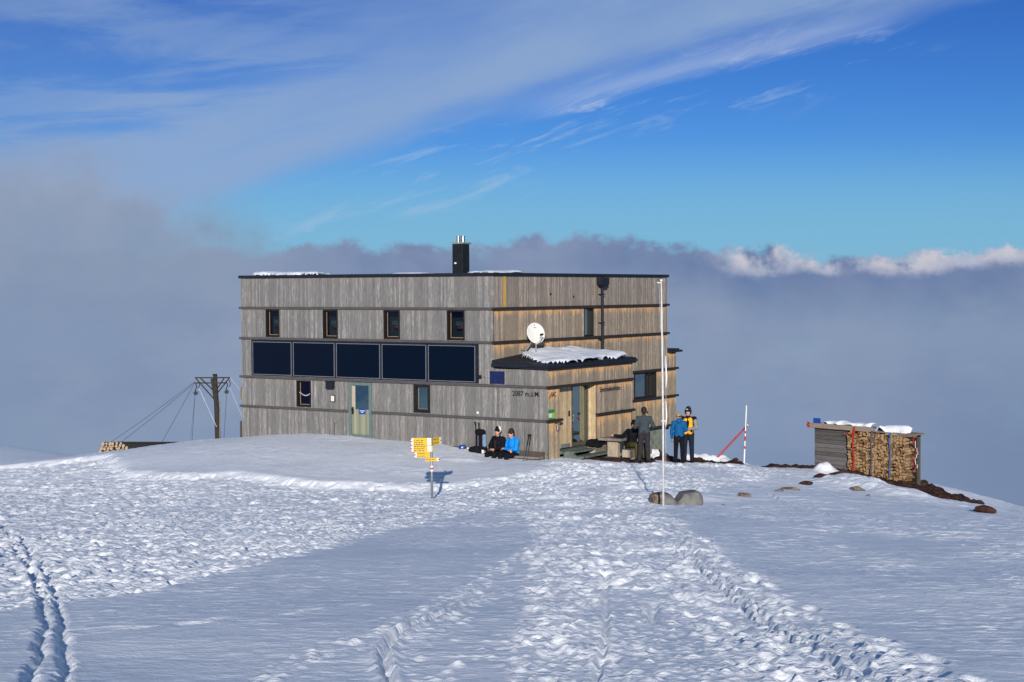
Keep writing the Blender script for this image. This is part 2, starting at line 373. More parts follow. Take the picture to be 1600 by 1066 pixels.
def vnoise(X, Y, s, seed):
    g = np.random.RandomState(seed).rand(257, 257)
    x = X/s+1000.37; y = Y/s+1000.71
    xi = np.floor(x).astype(int); yi = np.floor(y).astype(int); fx = x-xi; fy = y-yi
    fx = fx*fx*fx*(fx*(fx*6-15)+10); fy = fy*fy*fy*(fy*(fy*6-15)+10)
    xi %= 256; yi %= 256
    return (g[yi, xi]*(1-fx)+g[yi, xi+1]*fx)*(1-fy)+(g[yi+1, xi]*(1-fx)+g[yi+1, xi+1]*fx)*fy
RS = .022; X0, X1, Y0, Y1 = -20.5, 20.5, 8.0, 58.0
nx = int((X1-X0)/RS)+1; ny = int((Y1-Y0)/RS)+1
gx, gy = np.meshgrid(X0+RS*np.arange(nx), Y0+RS*np.arange(ny))
gx = gx.astype(np.float32).astype(float); H = np.zeros_like(gx)
def inpoly(X, Y, poly):
    r = np.zeros(X.shape, bool); n = len(poly)
    for i in range(n):
        x1, y1 = poly[i]; x2, y2 = poly[(i+1) % n]
        if y1 == y2: continue
        r ^= ((Y > y1) != (Y > y2)) & (X < (x2-x1)*(Y-y1)/(y2-y1)+x1)
    return r
cs = .15; cgx, cgy = np.meshgrid(np.arange(X0, X1+cs, cs), np.arange(Y0, Y1+cs, cs))
def softmask(poly, blur, warp=.35):
    wx = cgx+(vnoise(cgx, cgy, 1.1, 5)-.5)*warp*1.2+(vnoise(cgx, cgy, .4, 6)-.5)*warp; wy = cgy+(vnoise(cgx, cgy, 1.3, 7)-.5)*warp*3
    m = inpoly(wx, wy, poly).astype(float)
    k = max(1, int(blur/cs))
    for _ in range(2):
        for ax in (0, 1):
            a = np.cumsum(np.pad(m, [(k+1, k) if i == ax else (0, 0) for i in (0, 1)], mode='edge'), axis=ax)
            m = (np.take(a, range(2*k+1, a.shape[ax]), axis=ax)-np.take(a, range(0, a.shape[ax]-2*k-1), axis=ax))/(2*k+1)
    x = (gx-X0)/cs; y = (gy-Y0)/cs; xi = x.astype(int).clip(0, m.shape[1]-2); yi = y.astype(int).clip(0, m.shape[0]-2); fx = x-xi; fy = y-yi
    return (m[yi, xi]*(1-fx)+m[yi, xi+1]*fx)*(1-fy)+(m[yi+1, xi]*(1-fx)+m[yi+1, xi+1]*fx)*fy
LEFT = [(-18.63, 52.5), (-16.33, 51.5), (-13.5, 51.5), (-11.77, 47.14), (-8.58, 45.28), (-7.12, 44.97), (-5.51, 44.01), (-3.67, 43.88), (-1.85, 44.03), (-0.02, 44.97), (1.51, 45.91), (1.74, 42.2), (-0.02, 37.0), (-1.78, 28.34), (-2.53, 24.5), (-3.15, 18.83), (-3.73, 16.24), (-4.32, 14.77), (-4.77, 14.27), (-6.5, 13.6), (-12, 17), (-20, 30)]
CEN = [(1.2, 47.3), (0.49, 40.66), (-0.02, 37.75), (0.3, 25.94), (0.3, 17.58), (0.05, 12.92), (-0.15, 8.5), (3.0, 8.5), (2.72, 12.1), (2.65, 14.91), (2.75, 18.5), (3.0, 24.51), (3.5, 36.97), (5.2, 41), (9.5, 50.), (6.5, 52), (4.4, 48.5)]
HOLE = [(0.80, 15.5), (1.40, 15.5), (1.62, 13.), (1.5, 11), (1.4, 8.5), (0.62, 8.5), (.72, 12)]
TL = softmask(LEFT, .16); TCn = softmask(CEN, .3, .25)*(1-.8*softmask(HOLE, .15, .15))
TP = softmask([(-5.6, 45.8), (-2.9, 45.2), (-1.5, 46.2), (-2.2, 47.2), (-4.6, 47.4)], .3)*.5
TP = np.maximum(TP, .16*np.clip((gy-45)/2, 0, 1)*(vnoise(gx, gy, 2.6, 44) > .5))
T = np.maximum(np.maximum(np.maximum(TL, TP), TCn), .45*np.clip((gy-19)/10, 0, 1)*np.clip((4-gx)/3, 0, 1)*np.clip((43-gy)/2, 0, 1)*np.clip((gx+3.5)/3, 0, 1))
def ridge(n): return 1-np.abs(2*n-1)
def terrace(n, w, at=.5): return np.clip((n-at)/w+.5, 0, 1)
rough = ((vnoise(gx, gy, .42, 11)-.5)*.04+(vnoise(gx, gy, .17, 12)-.5)*.030+(vnoise(gx, gy, .09, 13)-.5)*.020+(vnoise(gx, gy, .05, 14)-.5)*.014
         +.022*terrace(vnoise(gx*.7, gy, .26, 15), .07)+.017*terrace(vnoise(gx*.75, gy, .15, 16), .09, .45)+.013*terrace(vnoise(gx*.75, gy, .095, 17), .12, .55)+.009*terrace(vnoise(gx*.8, gy, .06, 18), .2, .5)+.014*terrace(vnoise(gx*.7, gy, .2, 19), .06, .35))
calm = (vnoise(gx, gy, 3.1, 21)-.5)*.10+(vnoise(gx, gy, 1.2, 22)-.5)*.03
sast = vnoise(gx*.55, gy, .16, 23)*.6+vnoise(gx*.5, gy, .07, 24)*.4
sast = np.clip((sast-.60)/.2, 0, 1)*np.clip((vnoise(gx, gy, 1.6, 25)-.35)*3, 0, 1)
right = np.clip((gx-3)/2, 0, 1)
fl = .25+.75*np.clip((vnoise(gx, gy, 2.2, 43)-.4)*4, 0, 1)
Hs = calm+fl*(.0045+.004*right)*np.clip((vnoise(gx*.5, gy, .13, 41)-.66)/.05, 0, 1)+fl*.005*np.clip((vnoise(gx*.55, gy, .07, 42)-.70)/.08, 0, 1)+sast*(.010+.012*right)+(vnoise(gx*.6, gy, .11, 26)-.5)*.007+(vnoise(gx*.5, gy, .33, 27)-.5)*.016*(.5+right)
amp = .55+.9*vnoise(gx, gy, 1.4, 28)
near = np.clip(.58+gy/55., 0, 1.25)
patchy = .35+.65*terrace(vnoise(gx, gy, 1.3, 29)+.25*(vnoise(gx, gy, .4, 30)-.5), .3, .38); patchy = np.maximum(patchy, TL)
H = Hs*(1-T)+T*(rough*(1-.22*TL)*amp*near*patchy+calm*.6-(.05+.15*np.clip((gy-38)/5, 0, 1)*np.clip((2-gx)/4, 0, 1))*TL-.02*TCn)
def window(cx, cy, r):
    i0 = max(0, int((cx-r-X0)/RS)); i1 = min(nx, int((cx+r-X0)/RS)+2); j0 = max(0, int((cy-r-Y0)/RS)); j1 = min(ny, int((cy+r-Y0)/RS)+2)
    return slice(j0, j1), slice(i0, i1)
def stamp(cx, cy, ang, L=.15, Wd=.062, dep=.06):
    w = window(cx, cy, .4)
    x = gx[w]-cx; y = gy[w]-cy
    if x.size == 0: return
    c, s = math.cos(ang), math.sin(ang); a = (x*c+y*s)/Wd; b = (-x*s+y*c)/L
    d = a*a+b*b
    H[w] += -dep*np.exp(-d*d*.6)+dep*.42*np.exp(-((np.sqrt(d)-1.55)/.33)**2)
rs = np.random.RandomState(3)
def crumb(x, y, r_, h_):
    w = window(x, y, r_*2.6); H[w] += h_*np.exp(-(((gx[w]-x)/r_)**2+((gy[w]-y)/(r_*.8))**2)**1.5)
def scatter(poly, n, ang, dep):
    xs = [p[0] for p in poly]; ys = [p[1] for p in poly]
    for _ in range(n):
        x = rs.uniform(min(xs), max(xs)); y = rs.uniform(max(9, min(ys)), max(ys))
        if inpoly(np.array([x]), np.array([y]), poly)[0]:
            if inpoly(np.array([x]), np.array([y]), HOLE)[0] and rs.rand() < .85: continue
            if y < 24 and poly is CEN and rs.rand() < .6: continue
            stamp(x, y, ang+rs.normal(0, .45), rs.uniform(.11, .16), rs.uniform(.045, .07), dep*rs.uniform(.5, 1.3))
for _ in range(9000):
    x = rs.uniform(-.6, 3.2); y = 8.6+20*rs.rand()**1.5
    if inpoly(np.array([x]), np.array([y]), CEN)[0]: crumb(x, y, rs.uniform(.018, .04), rs.uniform(.006, .02))
for _ in range(9000):
    x = rs.uniform(-12, 0); y = rs.uniform(13.5, 30)
    if inpoly(np.array([x]), np.array([y]), LEFT)[0]: crumb(x, y, rs.uniform(.025, .06), rs.uniform(.01, .03))
scatter(LEFT, 9000, -.9, .034)
scatter(CEN, 3400, .05, .026)
def samples(pl, step):
    o = []
    for (a, b), (c, d) in zip(pl[:-1], pl[1:]):
        n = max(1, int(math.hypot(c-a, d-b)/step))
        for k in range(n): o.append((a+(c-a)*k/n, b+(d-b)*k/n, math.atan2(-(c-a), d-b)))
    return o
def smoothline(pl, it=3):
    for _ in range(it):
        q = [pl[0]]
        for a, b in zip(pl[:-1], pl[1:]):
            q += [(a[0]*.75+b[0]*.25, a[1]*.75+b[1]*.25), (a[0]*.25+b[0]*.75, a[1]*.25+b[1]*.75)]
        pl = q+[pl[-1]]
    return pl
def groove(pl, wd, dep, rim=.4, wob=.02):
    pl = smoothline(pl); P = np.array([(s[0], s[1]) for s in samples(pl, .05)])
    i0 = max(0, int((P[:, 0].min()-.5-X0)/RS)); i1 = min(nx, int((P[:, 0].max()+.5-X0)/RS))
    j0 = max(0, int((P[:, 1].min()-.5-Y0)/RS)); j1 = min(ny, int((P[:, 1].max()+.5-Y0)/RS))
    w = (slice(j0, j1), slice(i0, i1)); x = gx[w]; y = gy[w]; dmin = np.full(x.shape, 9.)
    wx = x+(vnoise(x, y, .3, 31)-.5)*wob*2+(vnoise(x, y, .12, 33)-.5)*wob
    for p, q in zip(P[:-1], P[1:]):
        jj0 = max(0, int((min(p[1], q[1])-.5-y[0, 0])/RS)); jj1 = min(x.shape[0], int((max(p[1], q[1])+.5-y[0, 0])/RS)+1)
        if jj1 <= jj0: continue
        sl_ = slice(jj0, jj1); vx, vy = q-p; L2 = vx*vx+vy*vy+1e-9
        t = np.clip(((wx[sl_]-p[0])*vx+(y[sl_]-p[1])*vy)/L2, 0, 1)
        dmin[sl_] = np.minimum(dmin[sl_], np.hypot(wx[sl_]-p[0]-t*vx, y[sl_]-p[1]-t*vy))
    n = .6+.8*vnoise(x, y, .2, 32)
    ya, yb = P[:, 1].min(), P[:, 1].max(); dep = dep*np.clip((yb-y)/.5, 0, 1)*np.clip((y-ya)/.3, 0, 1)
    H[w] += -dep*np.exp(-(dmin/wd)**4)*(.8+.2*n)+rim*dep*n*np.exp(-((dmin-wd*1.8)/(wd*.6))**2)
def trail(pl, side, n, dep=.05, L=.15):
    for k, (x, y, a) in enumerate(samples(smoothline(pl, 2), n)):
        stamp(x+(side if k % 2 else -side)*math.cos(a)+rs.normal(0, .02), y+rs.normal(0, .05), a+rs.normal(0, .15), L, .065, dep*rs.uniform(.7, 1.2))
SKA = [(-10.28, 30.95), (-6.88, 21.43), (-5.15, 16.67), (-4.47, 14.6), (-3.75, 12.29), (-3.05, 9.6), (-2.9, 8.4)]
SKB = [(-8.46, 26.35), (-6.01, 19.52), (-4.94, 16.51), (-4.24, 14.34), (-3.53, 12.08), (-2.83, 9.6), (-2.7, 8.4)]
groove(SKA, .036, .060, .10, .035); groove(SKB, .036, .060, .10, .035)
trail([(-14, 40), (-10.28, 30.95), (-6.88, 21.43), (-5.15, 16.67)], .12, .38, .045)
groove([(-0.78, 8.6), (-0.81, 10.03), (-0.91, 10.93), (-0.97, 11.49), (-0.95, 12.02), (-0.81, 12.72), (-0.5, 13.86), (-0.42, 14.91)], .035, .07, .5)
def rubble(pl, wd, amp_, seed):
    P = samples(smoothline(pl), .06)
    for x, y, a in P:
        for _ in range(3):
            xx = x+rs.normal(0, wd); yy = y+rs.normal(0, wd)
            w = window(xx, yy, .15); s = rs.uniform(.02, .05)
            H[w] += amp_*rs.uniform(-.6, 1)*np.exp(-(((gx[w]-xx)/s)**2+((gy[w]-yy)/(s*.8))**2))
rubble([(-1.85, 9.6), (-1.74, 10.13), (-1.51, 11.26), (-1.08, 12.2), (-0.62, 14.64), (-0.01, 18.85), (0.72, 25.1)], .09, .028, 1)
rubble([(-0.7, 9.0), (-0.64, 10.03), (-0.37, 10.75), (-0.06, 11.73), (0.25, 12.7)], .10, .028, 2)
rubble([(-.75, 9.5), (-0.78, 10.9), (-.8, 11.6), (-0.5, 13.5), (-.1, 16)], .10, .025, 4)
groove([(1.05, 17.6), (0.83, 13.82), (0.7, 11.71), (0.56, 10.44), (0.45, 8.3)], .026, .045, .05, .004)
groove([(1.35, 14.79), (1.25, 13.8), (1.2, 13.13)], .035, .08, .1, .01)
groove([(2.35, 22.29), (2.14, 17.25), (2.14, 14.36), (2.21, 12.1), (2.24, 9.99), (2.3, 8.5)], .032, .06, .35, .05)
groove([(2.6, 23.75), (2.30, 17.66), (2.28, 14.62), (2.36, 12.1), (2.42, 10.01), (2.5, 8.5)], .028, .05, .35, .05)
groove([(6.86, 41.38), (6.7, 37.11), (7.04, 33.94)], .05, .05, .5)
trail([(2.85, 24.03), (2.62, 17.27), (2.72, 13.84), (2.85, 11.73), (2.95, 9.44)], .07, .45, .045)
trail([(1.72, 15.09), (1.7, 11.71), (1.66, 9.0)], .09, .4, .04)
trail([(.35, 20.), (.3, 15), (.2, 12), (.1, 9.)], .1, .4, .03)
trail([(-4.6, 22), (-1.9, 30.5), (.0, 39)], .1, .6, .02)
trail([(-3.9, 12.6), (-2.6, 12.9), (-1.3, 14.6)], .1, 1.3, .012)
def bumps(X, Y, sx, sy, h, p=1.5, nz=.35):
    w = window(X, Y, max(sx, sy)*2.2+.3); x = gx[w]; y = gy[w]
    d = ((x-X)/sx)**2+((y-Y)/sy)**2+(vnoise(x, y, .35, int(X*7+Y*3) % 97)-.5)*nz*2+(vnoise(x, y, .13, 4)-.5)*nz
    H[w] += h*np.exp(-np.clip(d, 0, 99)**p)
bumps(4.93, 51.9, .40, .5, .40); bumps(6.45, 53.5, .45, .45, .36); bumps(7.2, 53.6, .45, .4, .30); bumps(5.7, 53.4, .5, .5, .2); bumps(7.65, 53.2, .5, .3, .14)
bumps(10.12, 50.2, .30, .35, .26, 1.3, .25); bumps(10.5, 50.1, .5, .5, .12)
bumps(10.5, 47.2, .95, 1.7, .30, 1.4, .2); bumps(11.4, 45.2, .9, 1.4, .22, 1.4, .2); bumps(9.3, 49.2, .8, .8, .08)
bumps(4.2, 39.2, 1.1, .9, .16, 1.2, .1); bumps(3.55, 36.0, .3, .3, .05)
bumps(-1.5, 47.7, .5, .25, .06); bumps(1.6, 47., .6, .4, .07)
fade = np.clip((gx-X0)/2, 0, 1)*np.clip((X1-gx)/2, 0, 1)*np.clip((Y1-gy)/3, 0, 1)
H *= fade
def relief(X, Y):
    x = (np.asarray(X, float)-X0)/RS; y = (np.asarray(Y, float)-Y0)/RS
    ok = (x > 0) & (x < nx-2) & (y > 0) & (y < ny-2)
    xi = np.clip(x.astype(int), 0, nx-2); yi = np.clip(y.astype(int), 0, ny-2); fx = x-xi; fy = y-yi
    h = (H[yi, xi]*(1-fx)+H[yi, xi+1]*fx)*(1-fy)+(H[yi+1, xi]*(1-fx)+H[yi+1, xi+1]*fx)*fy
    return np.where(ok, h, 0)
def G(x, y): return float(gz(np.array([x]), np.array([y]))[0]+relief(np.array([x]), np.array([y]))[0])
def axis(segs):
    o = [segs[0][0]]
    for a, b, s0, s1 in segs:
        x = a
        while x < b-1e-6:
            t = (x-a)/(b-a); x += s0*(s1/s0)**t; o.append(min(x, b))
    return np.array(sorted(set(np.round(o, 4))))
xr = axis([(0, 4.2, .022, .024), (4.2, 20, .026, .06), (20, 160, .08, 14)])
ax_ = np.r_[-xr[::-1][:-1], xr]
ay_ = np.r_[-axis([(0, 60, 1, 14)])[::-1][:-1], axis([(0, 8.6, 1., .03), (8.6, 16, .020, .028), (16, 30, .028, .05), (30, 56, .05, .07), (56, 180, .08, 14)])]
mx_, my_ = np.meshgrid(ax_, ay_); mz_ = gz(mx_, my_)+relief(mx_, my_)
nvx, nvy = len(ax_), len(ay_); co = np.stack([mx_, my_, mz_], -1).reshape(-1, 3)
idx = np.arange(nvx*nvy).reshape(nvy, nvx)
q = np.stack([idx[:-1, :-1], idx[:-1, 1:], idx[1:, 1:], idx[1:, :-1]], -1).reshape(-1, 4)
me = bpy.data.meshes.new('snow_ground'); me.vertices.add(len(co)); me.vertices.foreach_set('co', co.ravel())
me.loops.add(q.size); me.loops.foreach_set('vertex_index', q.ravel().astype(np.int32)); me.polygons.add(len(q))
me.polygons.foreach_set('loop_start', np.arange(0, q.size, 4, dtype=np.int32)); me.polygons.foreach_set('loop_total', np.full(len(q), 4, np.int32))
me.update(); me.validate(); me.polygons.foreach_set('use_smooth', np.ones(len(q), bool)); me.materials.append(M['snow'])
tag(link(bpy.data.objects.new('snow_ground', me)), 'trampled and wind crusted snow slope', None, None, 'structure')
print('ground verts', len(co))

def patch(name, label, poly, mat, h=.05, n=.5, step=.05):
    """low ragged sheet of soil or turf lying on the snow slope"""
    xs = [p[0] for p in poly]; ys = [p[1] for p in poly]
    X = np.arange(min(xs)-.3, max(xs)+.3, step); Y = np.arange(min(ys)-.3, max(ys)+.3, step)
    X, Y = np.meshgrid(X, Y); wx = X+(vnoise(X, Y, .4, 51)-.5)*n+(vnoise(X, Y, .15, 52)-.5)*n*.6; wy = Y+(vnoise(X, Y, .5, 53)-.5)*n*1.6
    ins = inpoly(wx, wy, poly).astype(float); k = ins.copy()
    for _ in range(4):
        k = (k+np.roll(k, 1, 0)+np.roll(k, -1, 0)+np.roll(k, 1, 1)+np.roll(k, -1, 1))/5
    Z = gz(X, Y)+relief(X, Y)+(k-.5)*2*h+(vnoise(X, Y, .16, 54)-.5)*h*1.2+(vnoise(X, Y, .09, 55)-.5)*h*.8
    keep = k > .3; ids = -np.ones(X.shape, int); ids[keep] = np.arange(keep.sum())
    vs = np.stack([X, Y, Z], -1)[keep]
    fs = [(ids[j, i], ids[j, i+1], ids[j+1, i+1], ids[j+1, i]) for j in range(X.shape[0]-1) for i in range(X.shape[1]-1)
          if keep[j, i] and keep[j, i+1] and keep[j+1, i] and keep[j+1, i+1]]
    me = bpy.data.meshes.new(name); me.from_pydata([tuple(v) for v in vs], [], fs); me.materials.append(mat)
    me.polygons.foreach_set('use_smooth', [True]*len(fs))
    return tag(link(bpy.data.objects.new(name, me)), label, None, None, 'stuff')
patch('soil', 'bare brown turf strip behind the standing pair', [(5.0, 50.9), (6.0, 51.3), (7.6, 52.2), (7.9, 53.0), (7.0, 53.1), (5.2, 52.6), (4.6, 51.5)], M['soil'], .09)
patch('soil', 'thin brown turf strip between snow stakes and woodshed', [(8.4, 52.0), (9.3, 52.3), (10.4, 52.3), (10.5, 51.6), (9.6, 51.2), (8.6, 51.3)], M['soil'], .07)
patch('soil', 'dark brown turf bank below the woodshed', [(10.5, 50.6), (12.0, 50.9), (13.5, 49.8), (14.3, 47.9), (13.9, 46.2), (13.1, 45.4), (12.5, 46.2), (12.3, 47.9), (11.5, 49.4)], M['soil'], .09)
patch('soil', 'muddy ground under picnic table and benches', [(2.1, 48.9), (2.7, 48.3), (3.9, 48.0), (4.6, 49.2), (4.6, 51), (3.0, 51.2)], M['soil'], .06, .2)

def lump(name, loc, size, mat, seed, rz=0, amt=.35, sub=4, flat=0, parent=None):
    bm = bmesh.new(); bmesh.ops.create_icosphere(bm, subdivisions=sub, radius=1)
    r = random.Random(seed); ph = [[r.uniform(0, 9) for _ in range(3)] for _ in range(5)]
    cuts = [(Vector((r.gauss(0, 1), r.gauss(0, 1), r.gauss(0, .8))).normalized(), r.uniform(.5, .85)) for _ in range(12)]
    for v in bm.verts:
        p = v.co.copy(); k = 1
        if flat:
            for nn, dd in cuts:
                t = p.dot(nn)
                if t > dd: p -= nn*(t-dd)
        for i, a in enumerate(ph):
            fq = 1.6*(1.7**i); k += amt/(1.6**i)*.5*math.sin(p.x*fq+a[0])*math.sin(p.y*fq+a[1])*math.sin(p.z*fq+a[2]+1)
        v.co = Vector((p.x*size[0], p.y*size[1], p.z*size[2]))*k
    me = bpy.data.meshes.new(name); bm.to_mesh(me); bm.free(); me.materials.append(mat)
    me.polygons.foreach_set('use_smooth', [not flat]*len(me.polygons))
    o = bpy.data.objects.new(name, me); link(o, parent); o.location = loc; o.rotation_euler = (0, 0, rz)
    return o

# ------------------------------------------------------------------ the mountain hut
YAW = .985729; HC = Vector((-.60586, 49, 0)); VX = Vector((math.cos(YAW), math.sin(YAW), 0)); UX = Vector((-math.sin(YAW), math.cos(YAW), 0))
def HL(x, y, z=0.): return HC+VX*x+UX*y+Vector((0, 0, z))
hut = thing('mountain_hut', 'flat roofed mountain hut clad in weathered vertical boards', 'hut', HC, YAW)
RT, B1, B2, B3, B4 = 5.83, 4.79, 3.715, 2.35, 1.30
LY, LX, AY, AX = 10.84, 11.79, -2.03, 5.43
def cladding(name, mat, axis, const, a0, a1, z0, z1, openings=(), parent=hut, out=-1, w=(.055, .105), top=None, seed=0, back=True):
    """boards on a wall: axis 'y' = wall along local y at x=const, axis 'x' = wall along x at y=const; out = outward sign"""
    r = random.Random(seed+int(a0*31)+int(z0*77)); mb = MB(); bk = MB(); zt = z1 if top is None else top
    cuts = sorted({a0, a1}|{min(max(c, a0), a1) for o in openings for c in o[:2]})
    edges = []
    for s, e in zip(cuts[:-1], cuts[1:]):
        x = s
        while x < e-1e-4:
            n = x+r.uniform(*w)
            if e-n < .05: n = e
            edges.append((x, n)); x = n
    def put(m, s, e, za, zb, d0, d1, g):
        lo, hi = sorted((const+out*d0, const+out*d1))
        if axis == 'y': m.box(lo, hi, s+g, e-g, za, zb, uv=lambda X, Y, Z: (Y, zt-Z))
        else: m.box(s+g, e-g, lo, hi, za, zb, uv=lambda X, Y, Z: (X, zt-Z))
    for s, e in edges:
        mid = (s+e)/2; spans = [(z0, z1)]
        for o in openings:
            if o[0]-1e-4 < mid < o[1]+1e-4:
                ns = []
                for za, zb in spans:
                    if o[3] <= za or o[2] >= zb: ns.append((za, zb)); continue
                    if o[2] > za: ns.append((za, o[2]))
                    if o[3] < zb: ns.append((o[3], zb))
                spans = ns
        for za, zb in spans:
            if zb-za > .01:
                put(mb, s, e, za, zb, -.025, r.uniform(-.004, .005), .0025)
                if back: put(bk, s, e, za, zb, -.06, -.03, 0)
    o = mb.build(name, mat, parent)
    if back: bk.build('wall_backing', M['dark'], parent)
    return o
# openings on the left wall (y0,y1,z0,z1)
WT = [(9.02, 9.66, 3.77, 4.73), (6.38, 7.04, 3.76, 4.73), (3.72, 4.40, 3.77, 4.73), (1.10, 1.80, 3.77, 4.73)]
WG = [(7.60, 8.26, 1.37, 2.28), (2.50, 3.17, 1.37, 2.29)]
DOOR = (4.91, 5.91, .36, 2.29)
SOL = (.55, 10.34, 2.41, 3.66)
L = .035
cladding('wall_cladding', M['wl'], 'y', 0, 0, LY, B1+L, RT, seed=1)
cladding('wall_cladding', M['wl'], 'y', 0, 0, LY, B2+L, B1-L, WT, seed=2)
cladding('wall_cladding', M['wl'], 'y', 0, 0, LY, B3+L, B2-L, [SOL], seed=3)
cladding('wall_cladding', M['wl'], 'y', 0, AY, -0.002, B3+L, 2.885, seed=4)
cladding('wall_cladding', M['wl'], 'y', 0, AY, LY, B4+L, B3-L, WG+[DOOR], seed=5)
cladding('wall_cladding', M['wl'], 'y', 0, AY, LY, -.6, B4-L, [DOOR], seed=6)
# right wall
RW = (5.62, 6.27, 3.76, 4.73); BW = (9.17, 10.90, 1.31, 2.30)
cladding('wall_cladding', M['wr0'], 'x', 0, .026, LX, B1+L, RT, seed=11)
cladding('wall_cladding', M['wr'], 'x', 0, .026, LX, B2+L, B1-L, [RW], seed=12)
cladding('wall_cladding', M['wr'], 'x', 0, .026, LX, B3+L, B2-L, seed=13)
cladding('wall_cladding', M['wr'], 'x', 0, LX+.003, 12.51, B3+L, 2.96, seed=14)
cladding('wall_cladding', M['wr2'], 'x', 0, AX-.3, 12.51, B4+L, B3-L, [BW], seed=15)
cladding('wall_cladding', M['wr2'], 'x', 0, AX-.3, 12.51, .22, B4-L, seed=16)
# porch wing front
NX0, NX1, ND = .72, 2.97, -1.73
cladding('wall_cladding', M['wr'], 'x', AY, .026, AX, B3+L, 2.885, seed=21)
cladding('wall_cladding', M['wr2'], 'x', AY, .026, NX0, B4+L, B3-L, seed=22)
cladding('wall_cladding', M['wr2'], 'x', AY, .026, NX0, .08, B4-L, seed=23)
cladding('wall_cladding', M['wr'], 'x', AY, NX1, AX, B4+L, B3-L, seed=24)
cladding('wall_cladding', M['wr2'], 'x', AY, NX1, AX, -.5, B4-L, seed=25)
cladding('wall_cladding', M['wd'], 'x', ND, NX0-.2, 1.16, .3, B3-L, seed=26)
cladding('wall_cladding', M['wd'], 'y', NX1-.026, AY, ND, .3, B3-L, seed=27, out=-1)
# hidden sides, simple
cladding('wall_cladding', M['wr'], 'y', AX-.026, AY, 0, -.5, 2.885, out=1, seed=30)
cladding('wall_cladding', M['wr'], 'y', LX, .03, LY, .2, RT, out=1, seed=31)
cladding('wall_cladding', M['wl'], 'x', LY, 0.03, LX, -.8, RT, out=1, seed=32)
cladding('wall_cladding', M['wr'], 'y', 12.51, .03, 3.5, .22, 2.96, out=1, seed=33)
# ledges
def ledge(z, mat, segs):
    for a in segs:
        mb = MB(); mb.box(*a[:4], z-.04, z+.022); mb.box(a[0]+(.012 if a[1]-a[0] < .2 else 0), a[1], a[2]+(.012 if a[3]-a[2] < .2 else 0), a[3], z+.022, z+.04)
        mb.build('ledge', mat, hut)
P = .06
for z in (B1, B2):
    ledge(z, M['ledge_l'], [(-P, -.006, -.05, LY+.06)]); ledge(z, M['ledge'], [(-P-.03, LX+.06, -P-.03, -.007)])
ledge(B3, M['ledge_l'], [(-P, -.006, AY-.05, LY+.06)]); ledge(B3, M['ledge'], [(-P-.03, AX+.05, AY-P-.03, AY-.007), (AX+.06, 12.6, -P-.03, -.007)])
ledge(B4, M['ledge_l'], [(-P, -.006, AY-.05, DOOR[0]), (-P, -.006, DOOR[1], LY+.06)])
ledge(B4, M['ledge'], [(-P-.03, NX0+.08, AY-P-.03, AY-.007), (NX1-.02, AX+.05, AY-P-.03, AY-.007), (AX+.06, 12.6, -P-.03, -.007)])
ledge(.18, M['ledge'], [(AX+.06, 12.6, -P-.03, -.007)])
mb = MB(); mb.box(-.04, NX0, AY-.05, AY+.0, .0, .075); mb.build('ledge', M['ledge'], hut)
MB().box(AX, 11.72, .06, .4, -1.6, .139).build('plinth', M['concrete'], hut)
MB().box(11.73, 12.5, .3, 3.4, -.02, .139).build('floor_beam', M['bark'], hut)
# roof and parapet flashing
mb = MB(); e = .06
for a in [(-e, .18, -e, LY+e), (LX-.18, LX+e, -e, LY+e), (.181, LX-.181, -e, .18), (.181, LX-.181, LY-.18, LY+e)]: mb.box(*a, RT+.005, RT+.105)
mb.build('roof_flashing', M['metal'], hut)
MB().box(.182, LX-.182, .182, LY-.182, RT-.3, RT+.02).build('roof', M['metal'], hut)
# wing roof
mb = MB(); A_ = (-.09, AY-.1, 3.03); B_ = (AX+.09, AY-.1, 3.08); C_ = (AX+.09, -.006, 3.2); Dm = (2.1, -.006, 3.33); E_ = (-.09, -.006, 3.16)
lowv = [(x, y, 2.895 if i < 2 else 2.95) for i, (x, y, z) in enumerate((A_, B_, C_, Dm, E_))]
vs = [A_, B_, C_, Dm, E_]+lowv
mb.add(vs, [(0, 1, 3), (1, 2, 3), (0, 3, 4), (9, 8, 7, 6, 5), (0, 5, 6, 1), (1, 6, 7, 2), (4, 9, 5, 0), (2, 7, 8, 3), (3, 8, 9, 4)])
for k in range(14):
    x = .0+k*.4; zf = 3.03+.05*x/5.5
    mb.box(x, x+.03, AY-.13, AY-.05, zf-.01, zf+.035)
mb.box(-.12, AX+.12, AY-.135, AY-.1, 2.95, 3.03); mb.box(-.13, -.09, AY-.13, -.006, 2.97, 3.05)
mb.build('porch_roof', M['metal'], hut)
mb = MB(); mb.box(11.85, 12.80, -.14, 3.6, 2.97, 3.05); mb.box(11.85, 12.6, -.1, 3.5, 3.05, 3.11); mb.build('side_roof', M['metal'], hut)
